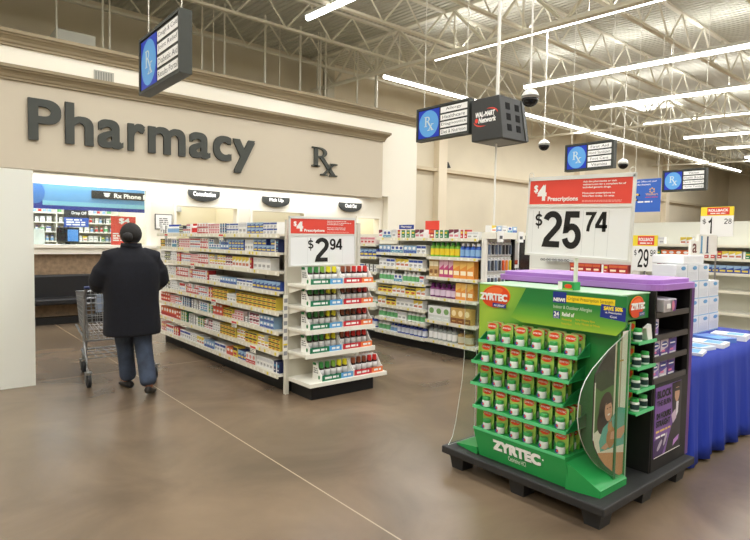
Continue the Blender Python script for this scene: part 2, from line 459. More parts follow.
# interior of the pharmacy
struct('wall_pharmacy_rear', MB().box(-7, 10.45, 14.6, 14.7, 0, 4.6, mat((226, 220, 204), .7)))
struct('ceiling_pharmacy', MB().box(-7, 10.45, 11.36, 14.6, 2.95, 3.02, mat((232, 230, 220), .8)))
struct('wall_consultation', MB().box(3.85, 3.95, 11.36, 14.6, 0, 2.95, CREAM).box(3.95, 10.45, 12.6, 12.7, 0, 2.95, CREAM).box(5.6, 5.68, 11.36, 12.6, 0, 2.95, CREAM).box(8.2, 8.28, 11.36, 12.6, 0, 2.95, CREAM))
for (x, y, sx, sy, e) in ((1.0, 12.9, 6, 2.2, 170), (4.75, 12.0, 1, .9, 16), (6.9, 12.0, 2, .9, 16), (9.2, 12.0, 1.5, .9, 30), (1.2, 11.6, 4.6, .2, 60)):  # last entry is an added fill light brightening the header board and red placard
    ld = bpy.data.lights.new('ceiling_and_fill_lamp', 'AREA'); ld.shape = 'RECTANGLE'; ld.size = sx; ld.size_y = sy; ld.energy = e; ld.color = (.985, .99, 1)
    lo = bpy.data.objects.new('ceiling_and_fill_lamp', ld); COL.objects.link(lo); lo.location = (x, y, 2.93)
# lamp tubes under the fascia
cl = thing('cove_light', 'thin fluorescent cove lamp tucked under the tan fascia above the counter', 'light', (1, 11.02, 2.6))
MB().box(-6, 9.0, 10.98, 11.06, 2.60, 2.63, HOUS).build('housing', cl)
ld = bpy.data.lights.new('cove_lamp', 'AREA'); ld.shape = 'RECTANGLE'; ld.size = 14.5; ld.size_y = .1; ld.energy = 70; ld.color = (.985, .99, 1)
lo = bpy.data.objects.new('cove_lamp', ld); COL.objects.link(lo); lo.location = (1.6, 11.03, 2.59); lo.rotation_euler = (math.radians(14), 0, 0)

# ==================================================== pharmacy wall lettering
sg = thing('wall_lettering_sign', 'large charcoal letters spelling Pharmacy on the tan fascia', 'sign', (3.5, 10.8, 3.4))
# letter boxes measured on the fascia: (char, x0, x1, zbase, ztop)
LW = [('P', 1.55, 2.03), ('h', 2.09, 2.53), ('a', 2.6, 3.02), ('r', 3.1, 3.4), ('m', 3.46, 4.16), ('a', 4.24, 4.66), ('c', 4.73, 5.11), ('y', 5.15, 5.64)]
LZ = {'P': (3.11, 3.79), 'h': (3.11, 3.81), 'y': (2.90, 3.59)}
for ch, x0, x1 in LW:
    z0, z1 = LZ.get(ch, (3.11, 3.61))
    MB(NY(10.8)).text(ch, x0, x1, z0, z1, .012, CHAR, bold=.022, depth=.05, res=8).build('letter', sg)
sg = thing('rx_wall_sign', 'charcoal Rx prescription symbol standing alone on the tan fascia', 'sign', (7.4, 10.8, 3.35))
m = MB(NY(10.8)); rx(m, 7.08, 7.78, 3.03, 3.66, .012, .06, CHAR); m.build('symbol', sg)
# small grille high on the wall
v = thing('wall_vent', 'small grey louvred vent on white wall above lower cornice', 'vent', (2.76, 11.0, 4.38))
MB(NY(11.0)).prism([(2.6, 4.28), (2.93, 4.28), (2.93, 4.5), (2.6, 4.5)], 0, .02, mat((170, 168, 156), .5)).build('frame', v)
m = MB(NY(11.0))
for i in range(7): m.quad(2.62 + i * .042, 2.645 + i * .042, 4.3, 4.48, .021, mat((128, 128, 120), .5))
m.build('louvre', v)
# counter signs
CS = mat((52, 54, 52), .4)
for nm, xc, zt, w, lab in (('Consultation', 4.70, 2.52, .67, 'dark arched counter sign reading Consultation'), ('Pick Up', 6.38, 2.49, .69, 'dark arched counter sign reading Pick Up'), ('Check Out', 8.48, 2.48, .69, 'dark arched counter sign reading Check Out')):
    t = thing('counter_sign', lab, 'sign', (xc, 11.16, zt - .2), 'arched counter signs')
    pts = [(xc - w / 2, zt), (xc - w / 2, zt - .07)]
    for i in range(1, 12):
        a = PI + PI * i / 12
        pts.append((xc + w / 2 * math.cos(a), zt - .07 + .155 * math.sin(a)))
    pts += [(xc + w / 2, zt - .07), (xc + w / 2, zt)]
    MB(NY(11.17)).prism(pts, 0, .05, CS).build('panel', t)
    q = .4 if len(nm) > 9 else .3
    MB(NY(11.17)).text(nm, xc - q / 2 * 1.2, xc + q / 2 * 1.2, zt - .125, zt - .03, .052, PAPER, bold=.03).build('lettering', t)
    MB().box(xc - .2, xc + .2, 11.165, 11.2, zt - .06, zt - .02, WHITE).build('bracket', t)
# certificate frame
t = thing('picture_frame', 'small framed certificate hanging on white wall beside the glass window', 'picture', (3.9, 11.18, 1.85))
m = MB(NY(11.2)); m.prism([(3.72, 1.7), (4.06, 1.7), (4.06, 2.0), (3.72, 2.0)], 0.001, .02, mat((70, 70, 66), .4)); m.build('frame', t)
m = MB(NY(11.2)); m.quad(3.735, 4.045, 1.715, 1.985, .021, PAPER); m.lines(3.8, 3.98, 1.75, 1.93, 5, .0215, GREYTXT); m.build('paper', t)
# small door closer seen in the first opening
t = thing('closed_door', None, None) if False else None
dl = thing('ceiling_fixture', 'pale grey fixture box mounted inside the consultation opening', 'fixture', (4.5, 12.55, 2.1))
MB().box(4.2, 4.75, 12.5, 12.598, 2.12, 2.24, mat((200, 204, 204), .4)).build('body', dl, bevel=.01)
MB().box(4.8, 5.35, 12.56, 12.598, 2.3, 2.34, mat((180, 176, 160), .4)).build('rail', dl)
# waiting bench along the counter
bn = thing('waiting_bench', 'long black padded waiting bench under the pharmacy window', 'bench', (1, 11.0, 0))
BV = mat((34, 34, 36), .35, bump=.08, bscale=30)
MB().box(-1.3, 3.1, 11.03, 11.138, .36, .86, BV).build('backrest', bn, bevel=.03)
MB().box(-1.3, 3.1, 10.72, 11.03, .36, .47, BV).build('seat', bn, bevel=.03)
MB().box(-1.25, 3.05, 10.95, 11.12, .0, .12, BLACK).build('base', bn)
for x in (-.9, .8, 2.6): MB().box(x, x + .06, 10.86, 11.1, .12, .36, BLACK).build('leg', bn)
# things seen through the window
hd = thing('header_sign', 'long blue header board hung inside the pharmacy window', 'sign', (1.9, 11.8, 2.3))
m = MB(NY(11.8)); m.prism([(-1.0, 2.18), (3.84, 2.18), (3.84, 2.56), (-1.0, 2.56)], 0, .04, mat((104, 158, 208), .4)); m.build('panel', hd)
m = MB(NY(11.8)); m.prism([(-1.0, 2.03), (3.84, 2.03), (3.84, 2.18), (-1.0, 2.18)], 0, .045, mat((40, 56, 150), .4)); m.quad(1.9, 3.84, 2.1, 2.18, .047, mat((130, 190, 214), .4)); m.build('border', hd)
m = MB(NY(11.8)); m.prism([(2.72, 2.27), (3.83, 2.27), (3.83, 2.42), (2.72, 2.42)], .04, .06, mat((36, 36, 40), .4)); m.build('plaque', hd)
m = MB(NY(11.8)); m.text('Rx Phone Fill', 3.12, 3.81, 2.295, 2.385, .062, PAPER, bold=.03); m.build('lettering', hd); m = MB(NY(11.8)); m.ellipse(2.99, 2.34, .05, .035, .062, .062, PAPER); m.quad(2.93, 3.05, 2.365, 2.385, .062, PAPER); m.build('telephone_emblem', hd)
MB(NY(11.8)).ellipse(1.78, 2.32, .16, .2, .042, .046, mat((70, 120, 190), .4)).build('emblem', hd)
for x in (0, 3.3): MB().tube([(x, 11.79, 2.56), (x, 11.79, 2.95)], .008, STEEL, 5).build('hanger', hd)
ds = thing('hanging_sign', 'black and blue hanging sign over the medicine shelves inside the pharmacy', 'sign', (2.7, 13, 1.9))
m = MB(NY(13)); m.prism([(2.48, 1.92), (2.94, 1.92), (2.94, 2.1), (2.48, 2.1)], 0, .03, mat((40, 42, 44), .4)); m.text('Drop Off', 2.62, 2.9, 1.97, 2.05, .032, PAPER, bold=.02); m.build('plaque', ds)
m = MB(NY(13)); m.prism([(2.48, 1.73), (2.94, 1.73), (2.94, 1.92), (2.48, 1.92)], 0, .03, mat((44, 84, 170), .4)); m.lines(2.52, 2.9, 1.75, 1.9, 3, .032, PAPER); m.build('panel', ds)
for x in (2.55, 2.87): MB().tube([(x, 12.99, 2.1), (x, 12.99, 2.95)], .006, STEEL, 5).build('hanger', ds)
rs = thing('countertop_sign', 'red $4 placard standing behind the glass at the counter', 'sign', (3.2, 11.5, 1.38))
m = MB(NY(11.4)); m.prism([(2.97, 1.381), (3.42, 1.381), (3.42, 1.93), (2.97, 1.93)], 0, .01, RED); m.text('$4', 3.11, 3.31, 1.78, 1.9, .012, PAPER, bold=.03); m.lines(3.0, 3.35, 1.45, 1.62, 4, .012, PAPER); m.build('panel', rs)
MB().hexa([(3.1, 11.4, 1.381), (3.3, 11.4, 1.381), (3.3, 11.5, 1.381), (3.1, 11.5, 1.381), (3.19, 11.4, 1.7), (3.21, 11.4, 1.7), (3.21, 11.41, 1.7), (3.19, 11.41, 1.7)], PAPER).build('easel', rs)
ct = thing('pharmacy_counter', 'white work counter behind the pharmacy glass', 'counter', (1.2, 11.6, 0))
MB().box(-1.3, 3.8, 11.37, 11.95, 1.34, 1.38, WHITE).build('worktop', ct); MB().box(-1.3, 3.8, 11.42, 11.9, 0, 1.34, CREAM).build('body', ct)
mo = thing('computer_monitor', 'black computer monitor on the counter behind the pharmacy glass', 'monitor', (2.2, 11.7, 1.38))
MB().box(2.12, 2.5, 11.74, 11.78, 1.42, 1.7, BLACKG).build('screen', mo, bevel=.008)
MB().box(2.27, 2.35, 11.76, 11.8, 1.39, 1.5, BLACK).build('stand', mo); MB().box(2.2, 2.42, 11.68, 11.86, 1.381, 1.395, BLACK).build('base', mo)
MB(NY(11.74)).quad(2.3, 2.48, 1.44, 1.66, .001, mat((86, 140, 210), .3)).build('sticker', mo)
wb_ = MB().box(.9, 1.9, 11.6, 11.75, 1.381, 1.66, mat((214, 218, 214), .4)).build('counter_divider', bevel=.01); tag(wb_, 'low white divider standing on the counter behind the glass', 'divider')

# ================================================================= PRODUCTS
def soft(c):
    g = .3 * c[0] + .59 * c[1] + .11 * c[2]
    return tuple(int(v * .8 + g * .14 + 14) if g < 225 else v for v in c)
def carton(w, h, d, base, band, logo, style):
    base, band, logo = soft(base), soft(band), soft(logo)
    m = MB(); B, A, C_ = mat(base, .4), mat(band, .4), mat(logo, .4)
    m.box(-w / 2, w / 2, -d, 0, 0, h, B)
    m.T = NY(-d)
    e = .0012
    if style == 0:
        m.quad(-w / 2, w / 2, h * .62, h * .9, e, A); m.quad(-w * .35, w * .3, h * .2, h * .42, e, C_); m.quad(-w * .3, w * .1, h * .08, h * .13, e, A)
    elif style == 1:
        m.quad(-w / 2, w / 2, 0, h * .36, e, A); m.ellipse(0, h * .66, w * .34, h * .2, e, e, C_, 14); m.quad(-w * .3, w * .3, h * .12, h * .2, e, B)
    elif style == 2:
        m.quad(-w / 2, -w * .18, 0, h, e, A); m.quad(-w * .08, w * .42, h * .55, h * .78, e, C_); m.quad(-w * .08, w * .3, h * .2, h * .3, e, A)
    else:
        m.poly([(-w / 2, h * .5), (w / 2, h * .75), (w / 2, h), (-w / 2, h)], e, A); m.quad(-w * .4, w * .4, h * .18, h * .42, e, C_)
    return m.data('carton_body')
def bottle(r, h, body, label, cap, sx=1.0):
    m = MB(); c = (0, -r, 0)
    m.lathe([(r * .94, 0), (r, h * .04), (r, h * .62), (r * .9, h * .7), (r * .48, h * .78), (r * .48, h * .8)], mat(body, .3), 12, c)
    m.lathe([(r * 1.015, h * .12), (r * 1.015, h * .56)], mat(label, .4), 12, c)
    m.lathe([(r * .6, h * .8), (r * .6, h * .985), (r * .52, h)], mat(cap, .35), 12, c)
    return m.data('bottle_body')
W_ = (240, 240, 238); R_ = (206, 44, 46); B_ = (42, 72, 170); Y_ = (236, 206, 54); K_ = (42, 42, 46); G_ = (40, 130, 70); N_ = (34, 46, 100)
O_ = (236, 104, 44); P_ = (226, 128, 140); T_ = (60, 150, 190); M_ = (120, 36, 60); GY = (170, 170, 168); LB = (140, 180, 220); PU = (96, 52, 140); BR = (140, 84, 40)
# key: (description, kind, w, h, d, colours, style)
DES = {
 'wr': ('white carton with red band', 'c', .088, .115, .1, W_, R_, LB, 0), 'rw': ('red carton with white patch', 'c', .09, .115, .1, R_, W_, Y_, 2),
 'wr2': ('white carton with red base', 'c', .1, .12, .1, W_, R_, (230, 150, 140), 1), 'wb': ('white carton with blue band', 'c', .09, .12, .1, W_, B_, GY, 0),
 'bl': ('blue carton with yellow flash', 'c', .1, .12, .1, B_, LB, Y_, 3), 'bw': ('blue and white carton', 'c', .085, .11, .1, LB, B_, W_, 1),
 'yk': ('yellow carton with black band', 'c', .105, .1, .1, Y_, K_, R_, 0), 'yw': ('yellow and white carton', 'c', .09, .12, .1, W_, Y_, (210, 120, 90), 3),
 'wk': ('white carton with dark side stripe', 'c', .095, .115, .1, W_, K_, GY, 2), 'dk': ('dark grey carton with pale label', 'c', .09, .11, .1, K_, (200, 204, 150), W_, 0),
 'ow': ('orange carton with white patch', 'c', .11, .12, .1, O_, R_, W_, 1), 'pk': ('pink and white carton', 'c', .085, .11, .1, (238, 214, 210), P_, R_, 0),
 'nb': ('navy carton with white logo', 'c', .09, .12, .1, N_, W_, T_, 2), 'tl': ('teal and white carton', 'c', .085, .11, .1, W_, T_, B_, 1),
 'gw': ('green carton with white patch', 'c', .1, .11, .1, G_, W_, Y_, 2), 'mw': ('maroon and white carton', 'c', .085, .12, .1, W_, M_, P_, 3),
 'pw': ('plain white carton with grey print', 'c', .09, .125, .1, W_, (214, 216, 218), GY, 0), 'pu': ('purple carton with white logo', 'c', .09, .12, .1, PU, LB, W_, 1),
 'wB': ('white bottle with blue cap', 'b', .034, .125, 0, W_, LB, B_, 0), 'rB': ('white bottle with red cap', 'b', .032, .13, 0, W_, R_, R_, 0),
 'kB': ('amber bottle with white label', 'b', .034, .115, 0, (70, 40, 24), W_, K_, 0), 'gB': ('green bottle with yellow label', 'b', .048, .2, 0, (120, 180, 60), Y_, (60, 140, 60), 0),
 'bB': ('blue bottle with white cap', 'b', .046, .19, 0, (60, 100, 190), LB, W_, 0), 'vB': ('violet bottle with white label', 'b', .05, .19, 0, (110, 40, 100), (220, 200, 216), (90, 30, 90), 0),
 'cB': ('clear grey bottle with white label', 'b', .046, .2, 0, (150, 156, 150), W_, (90, 92, 96), 0), 'nB': ('navy bottle with white cap', 'b', .042, .17, 0, (36, 60, 150), (220, 224, 236), W_, 0),
 'jB': ('squat tan jug with dark cap', 'b', .075, .19, 0, (170, 140, 84), (200, 196, 170), (70, 64, 60), 0), 'wG': ('white bottle with green label', 'b', .042, .16, 0, W_, (110, 180, 120), W_, 0),
 'tO': ('tall orange carton', 'c', .115, .235, .1, (244, 146, 40), (250, 190, 80), (255, 240, 210), 3), 'tP': ('tall pink carton', 'c', .09, .235, .1, (206, 60, 120), (240, 180, 200), (255, 240, 210), 3),
 'tC': ('tall cream and gold carton', 'c', .085, .235, .1, (206, 160, 90), (240, 226, 190), BR, 0), 'bC': ('brown and yellow carton', 'c', .12, .21, .1, (214, 166, 76), (130, 70, 30), (250, 230, 180), 1),
 'lW': ('large white carton with green print', 'c', .15, .2, .1, W_, (210, 216, 210), (120, 170, 90), 1), 'sk': ('red snack carton', 'c', .14, .12, .1, (190, 30, 34), (230, 90, 40), (250, 230, 200), 0),
}
DM = {}
def dmesh(k):
    if k not in DM:
        d = DES[k]
        DM[k] = carton(d[2], d[3], d[4], d[5], d[6], d[7], d[8]) if d[1] == 'c' else bottle(d[2], d[3], d[5], d[6], d[7])
    return DM[k]
def dwid(k): return DES[k][2] * (1 if DES[k][1] == 'c' else 2)
NAMES = {'med': ('medicine_carton', 'medicine_bottle'), 'vit': ('vitamin_carton', 'vitamin_bottle'), 'far': ('grocery_carton', 'grocery_bottle'), 'snk': ('snack_carton', 'snack_bottle'), 'stk': ('stock_carton', 'stock_bottle'), 'ovr': ('overstock_carton', 'overstock_bottle')}
def put(k, x, y, z, rot, lab, group, kind='med', sz=1.0, sw=1.0):
    d = DES[k]; c = d[1] == 'c'
    o = bpy.data.objects.new(NAMES[kind][0 if c else 1], dmesh(k)); COL.objects.link(o)
    o.location = (x, y, z); o.rotation_euler = (0, 0, rot); o.scale = (sw, 1, sz)
    return tag(o, lab, 'carton' if c else 'bottle', group)
# fill a shelf whose front faces -X, from the far end (y1) towards the near end (y0)
def plan(spec, x, z, y1, y0, gap=.005, jit=.02, loop=False):
    out = []; y = y1; i = 0; n = 0
    while i < len(spec) or (loop and spec):
        e = spec[i % len(spec)]; i += 1
        k, c = e[0], e[1]; lay = e[2] if len(e) > 2 else 1; sw = e[3] if len(e) > 3 else 1.0; sz = e[4] if len(e) > 4 else 1.0
        if k == '_': y -= c; continue
        dj = random.uniform(0, jit); dd = DES[k][4] if DES[k][1] == 'c' else 2 * DES[k][2]
        for q in range(c):
            w = dwid(k) * sw
            if y - w < y0: return out
            n += 1
            for l in range(lay if random.random() < .93 else max(1, lay - 1)):
                out.append([k, x + dd + dj + .012 + random.uniform(0, .004), y - w / 2, z + l * DES[k][3] * sz * 1.002, n, l, sz, sw])
            y -= w + gap
        y -= random.uniform(0, .015)
    return out
def fillx(spec, x, z, y1, y0, lab, group, kind='med', gap=.005, loop=False):
    for k, px, py, pz, n, l, sz, sw in plan(spec, x, z, y1, y0, gap, loop=loop):
        put(k, px, py, pz, -PI / 2, lab(DES[k][0], n), group, kind, sz, sw)

TAGY = mat((240, 222, 90), .5); TAGW = mat((250, 248, 236), .5); TAGR = mat((222, 80, 70), .5)
def shelf_nx(par, x0, x1, y0, y1, z, name='shelf', tags=True):     # shelf facing -X, top surface at z
    s = MB().box(x0 + .012, x1, y0, y1, z - .022, z, SHELFW).build(name, par)
    r = MB().box(x0, x0 + .012, y0 + .002, y1 - .002, z - .04, z + .004, mat((236, 232, 214), .4))
    if tags:
        y = y0 + .03
        r.T = NX(x0)
        while y < y1 - .06:
            if random.random() < .75: r.quad(-y - .035, -y, z - .034, z - .004, .001, random.choice((TAGW, TAGW, TAGY)))
            y += random.uniform(.06, .13)
    r.build('price_rail', s)
    return s

# ------------------------------------------------ long aisle gondola
g1 = thing('gondola_shelving', 'long white aisle shelving filled with medicine cartons beside the shopper', 'shelving', (3.33, 6.7, 0))
MB().box(2.93, 3.75, 4.87, 8.36, 0, .135, BLACK).build('kick_base', g1)
MB().box(3.31, 3.35, 4.87, 8.36, .135, 1.72, BACKP).build('back_panel', g1)
YS = [4.862, 6.02, 7.19, 8.38]
ZG1 = [1.6, 1.415, 1.225, 1.025, .82, .625, .415, .19]
for y in YS: MB().box(3.3, 3.36, y - .015, y + .015, 0, 1.74, STEEL).build('upright', g1)
for z in ZG1:
    for j in range(3): shelf_nx(g1, 2.81, 3.3, YS[j] - .012 if j == 0 else YS[j] + .002, YS[j + 1] - .002, z)
for z in (1.6, 1.2, .8, .4, .19):
    for j in range(3): MB().box(3.36, 3.84, YS[j] + .002, YS[j + 1] - .002, z - .03, z, SHELFW).build('shelf', g1)
ROWS = [   # (design, facings, layers, width factor, height factor)
 [('pw', 1), ('wk', 2, 2, .8, .5), ('wB', 6), ('dk', 2, 2, .8, .5), ('wr', 4, 2, .7, .55), ('rB', 3), ('wr2', 4, 2, .8, .55), ('pk', 5, 2, .7, .55), ('nb', 3, 2, .7, .5), ('wb', 4, 2, .8, .5), ('pw', 2), ('bl', 4, 2, .9, .5), ('wb', 5, 2, .75, .5), ('pw', 2), ('bl', 3, 2, .9, .5), ('pw', 4)],
 [('yk', 2, 2, .8, .55), ('wk', 4, 1, .7), ('tl', 2), ('dk', 1, 2, .8, .5), ('pk', 6, 2, .7, .55), ('wr', 5, 2, .7, .55), ('wr2', 3, 2, .75, .55), ('tl', 5, 2, .8, .55), ('bw', 3, 2, .8, .55), ('bl', 5, 2, .7, .5), ('pw', 3, 1, .7), ('bl', 5, 2, .9, .55), ('nb', 4, 2, .8, .5)],
 [('pw', 2), ('dk', 3, 2, .75, .5), ('pw', 3, 2, .8, .5), ('rw', 2, 1, .7), ('wr', 5, 2, .75, .5), ('pk', 4, 2, .7, .5), ('wr2', 4, 2, .75, .5), ('yw', 6, 2, .8, .5), ('mw', 3, 2, .7, .5), ('yw', 5, 1, .85), ('rw', 1, 1, .6), ('pw', 4)],
 [('dk', 4, 2, .7, .5), ('pw', 4, 2, .8, .5), ('rw', 1), ('wr2', 5, 2, .75, .5), ('rw', 2, 1, .6), ('wr', 6, 2, .75, .5), ('rw', 1, 1, .6), ('_', .03), ('pw', 4, 1, .8, .55), ('bw', 6, 1, .8, .6), ('wb', 5, 1, .8, .6), ('bl', 7, 1, .8, .75)],
 [('wk', 4, 1, .7, .9), ('dk', 1), ('pw', 5, 2, .7, .5), ('wr', 3, 1, .7), ('rw', 1, 1, .7, .8), ('wr2', 5, 2, .75, .5), ('wr', 4, 2, .7, .5), ('rw', 2, 1, .7), ('yk', 4, 3, .95, .42), ('pw', 3, 1, .8, .7), ('yk', 9, 3, .9, .42)],
 [('ow', 4, 2, .8, .5), ('pk', 3, 2, .8, .5), ('wr', 3, 2, .8, .5), ('nb', 4, 2, .8, .5), ('wk', 4, 2, .8, .5), ('tl', 3, 2, .8, .5), ('gw', 2, 2, .7, .5), ('ow', 3, 2, .8, .55), ('yk', 3, 2, .7, .5), ('pk', 4, 2, .8, .5), ('wk', 2, 2, .8, .5), ('mw', 3, 2, .8, .5), ('bw', 4, 2, .8, .55)],
 [('ow', 6, 1, .9, 1.05), ('ow', 2, 2, .7, .5), ('gw', 3, 3, .75, .4), ('wk', 4, 3, .75, .36), ('gw', 3, 2, .75, .5), ('mw', 4, 2, .7, .5), ('pw', 3, 2, .7, .5), ('yk', 5, 3, .75, .42), ('yw', 3, 2, .8, .55), ('yk', 3, 2, .8, .6), ('yw', 3, 2, .8, .5), ('yk', 4, 3, .7, .42)],
 [('rw', 3, 1, .8), ('wr', 4, 1, .8), ('rw', 3, 1, .7, .9), ('wb', 5, 1, .8, .8), ('pw', 3, 2, .8, .4), ('yw', 3, 1, .8, .8), ('bw', 4, 1, .8, .7), ('wb', 4, 1, .8, .8), ('ow', 2, 1, .8, .7), ('yk', 1, 1, 1, 1.2), ('bl', 3, 1, .7, .8), ('wr2', 3, 1, .7, .9), ('pw', 5, 1, .7, .9), ('nb', 3, 1, .7, .9), ('gw', 3, 1, .7, .9)],
]
SHN = ['top', 'second', 'third', 'fourth', 'fifth', 'sixth', 'seventh', 'bottom']
allp = []
for z, spec, sn in zip(ZG1, ROWS, SHN):
    pl_ = plan(spec, 2.83, z + .001, 8.34, 4.875, .004)
    last = max(p[4] for p in pl_)
    allp += [(p, sn, last - p[4] + 1) for p in pl_]
cl_ = [q for q in allp if DES[q[0][0]][1] == 'c']; bl_ = [q for q in allp if DES[q[0][0]][1] == 'b']
cl_.sort(key=lambda q: q[0][2])
LAY = ['lowest layer', 'second layer', 'third layer']
for (k, px, py, pz, n, l, sz, sw), sn, c in cl_[:296] + bl_:
    multi = sum(1 for q in allp if q[1] == sn and q[0][4] == n) > 1
    lab = '%s, %s from the end cap%s, %s aisle shelf' % (DES[k][0], ordw(c), ', ' + LAY[l] if multi else '', sn)
    put(k, px, py, pz, -PI / 2, lab, 'medicines on the %s shelf of the long aisle shelving' % sn, 'med', sz, sw)
hm = MB()
for (k, px, py, pz, n, l, sz, sw), sn, c in cl_[296:]:
    me = dmesh(k)
    M_ = Matrix.Translation((px, py, pz)) @ Matrix.Rotation(-PI / 2, 4, 'Z') @ Matrix.Diagonal((sw, 1, sz, 1))
    vs = [M_ @ v.co for v in me.vertices]
    for mi_, mt in enumerate(me.materials):
        fs_ = [list(p.vertices) for p in me.polygons if p.material_index == mi_]
        ids = sorted({i for f in fs_ for i in f}); mp = {i: q for q, i in enumerate(ids)}
        hm.add([vs[i] for i in ids], [[mp[i] for i in f] for f in fs_], mt)
o = hm.build('medicine_cartons'); tag(o, 'mixed small medicine cartons filling the pharmacy end of the long aisle shelves', 'cartons', None, 'stuff')
# red and white shelf talkers
for i, (y, z) in enumerate(((7.95, 1.6), (6.15, 1.6), (7.0, 1.225), (6.35, .82), (5.8, .625), (5.35, .415))):
    t = thing('shelf_tag', 'red and white price tag clipped to the %s shelf, %s talker from the top' % (SHN[ZG1.index(z)], ordw(i + 1)), 'tag', (2.8, y, z), 'price talkers clipped to the long shelving')
    m = MB(NX(2.8)); m.prism([(-y - .06, z - .075), (-y + .06, z - .075), (-y + .06, z - .008), (-y - .06, z - .008)], 0, .003, TAGW); m.build('card', t)
    m = MB(NX(2.8)); m.quad(-y - .06, -y + .06, z - .03, z - .008, .0038, TAGR); m.lines(-y - .05, -y + .05, z - .07, z - .035, 2, .0038, GREYTXT); m.build('print', t)

# ------------------------------------------------ end cap with bottle trays
ec = thing('endcap_shelving', 'white end cap shelving stacked with cough syrup trays facing the open floor', 'shelving', (3.35, 4.6, 0))
MB().box(2.96, 3.73, 4.46, 4.83, 0, .125, BLACK).build('kick_base', ec)
MB().box(2.9, 3.78, 4.80, 4.83, .125, 1.72, BACKP).build('back_panel', ec)
for x in (2.885, 3.77): MB().box(x - .02, x + .02, 4.79, 4.83, 0, 1.74, STEEL).build('upright', ec)
ZE = [1.115, .905, .68, .45]
for z in ZE:
    s = MB().box(2.88, 3.74, 4.462, 4.8, z - .03, z, SHELFW).build('shelf', ec, bevel=.003)
    MB().box(2.88, 3.74, 4.45, 4.462, z - .042, z + .004, SHELFW).build('price_rail', s)
    for x in (2.90, 3.726):
        MB().add([(x, 4.79, z - .03), (x, 4.5, z - .03), (x, 4.79, z - .1), (x + .004, 4.79, z - .03), (x + .004, 4.5, z - .03), (x + .004, 4.79, z - .1)], [(0, 1, 2), (5, 4, 3), (0, 3, 4, 1), (1, 4, 5, 2), (2, 5, 3, 0)], SHELFW).build('bracket', s)
s = MB().box(2.9, 3.87, 4.40, 4.8, .135, .175, SHELFW).build('base_shelf', ec, bevel=.004)
cp = thing('clip_strip', 'white hanging strip of small price stickers on the end cap corner', 'strip', (2.86, 4.78, .8))
m = MB(NY(4.775)); m.prism([(2.822, .36), (2.876, .36), (2.876, 1.0), (2.822, 1.0)], 0, .004, WHITE); m.build('strip', cp)
m = MB(NY(4.775))
for i in range(8): MB(NY(4.775)).quad(2.83, 2.868, .4 + i * .075, .44 + i * .075, .005, mat((150, 152, 156), .5)).build('sticker', cp)
m.quad(2.826, 2.872, .5, .515, .0052, YEL); m.build('yellow_tag', cp)
# trays
CARD = mat((244, 244, 240), .5)
def tray_mesh(par, cols, side):
    # local: centre front bottom at origin, width .36, depth .2, front -Y
    w, d = .375, .16
    m = MB().box(-w / 2, w / 2, 0, d, 0, .004, CARD); m.build('tray_floor', par, local=True)
    for sx in (-1, 1):
        x = sx * w / 2
        pts = [(0, .0), (d, .0), (d, .165), (d * .62, .165), (d * .18, .07), (0, .055)]
        mm = MB(Matrix(((0, 0, 1, x - .003), (1, 0, 0, 0), (0, 1, 0, 0), (0, 0, 0, 1)))).prism(pts, 0, .006, CARD)
        if sx < 0 and side:
            mm.T = Matrix(((0, 0, -1, x - .004), (-1, 0, 0, 0), (0, 1, 0, 0), (0, 0, 0, 1)))
            mm.quad(-d, -d * .62, .14, .165, 0, side); mm.lines(-d * .9, -d * .4, .06, .12, 3, 0, GREYTXT); 
            mm.ellipse(-d * .3, .03, .016, .02, 0, 0, side, 12)
        mm.build('side_panel', par, local=True)
    f = MB(NY(-.004)); a = -w / 2
    fr = [.6, .4]
    for c, q in zip(cols, fr):
        f.prism([(a, 0), (a + w * q, 0), (a + w * q, .055), (a, .055)], -.004, 0, mat(c, .4))
        f.lines(a + .03, a + w * q - .02, .014, .042, 1, .0012, PAPER, fill=.75, rag=.1)
        a += w * q
    f.build('front_label', par, local=True)
    MB().box(-w / 2, w / 2, d - .003, d, 0, .17, CARD).build('back_panel', par, local=True)
def tray_bottle(label, cap, body):
    bt = bpy.data.objects.new('syrup_bottle', None); COL.objects.link(bt)
    r, h = .031, .165
    MB().lathe([(r * .95, 0), (r, .006), (r, h * .62), (r * .8, h * .7), (r * .45, h * .76), (r * .45, h * .8)], mat(body, .2), 12, sy=.75).build('body', bt, smooth=True, local=True)
    MB().lathe([(r * 1.02, h * .2), (r * 1.02, h * .55)], mat((224, 222, 220), .4), 12, sy=.76).build('label', bt, smooth=True, local=True)
    MB().lathe([(r * .74, h * .62), (r * .8, h * .66), (r * .72, h * .99), (r * .62, h)], mat(cap, .35), 12, sy=.9).build('cap', bt, local=True)
    return bt
protos = {'g': tray_bottle((0, 0, 0), (52, 128, 60), (44, 32, 24)), 'l': tray_bottle((0, 0, 0), (124, 170, 60), (44, 32, 24)), 'y': tray_bottle((0, 0, 0), (232, 222, 48), (60, 50, 26)),
          'b': tray_bottle((0, 0, 0), (132, 70, 44), (44, 26, 24)), 'r': tray_bottle((0, 0, 0), (206, 50, 48), (60, 24, 22))}
used = set()
CAPN = {'g': 'green', 'l': 'lime', 'y': 'yellow', 'b': 'brown', 'r': 'red'}
trayp = {}
LV = ['top', 'second', 'third', 'fourth', 'bottom']
TR = [('gglyy', 'bbrrr'), ('gggyy', 'bbbrr'), ('gggyy', 'bbbrr'), ('gggyy', 'brrrr'), ('gglyy', 'bbbrr')]
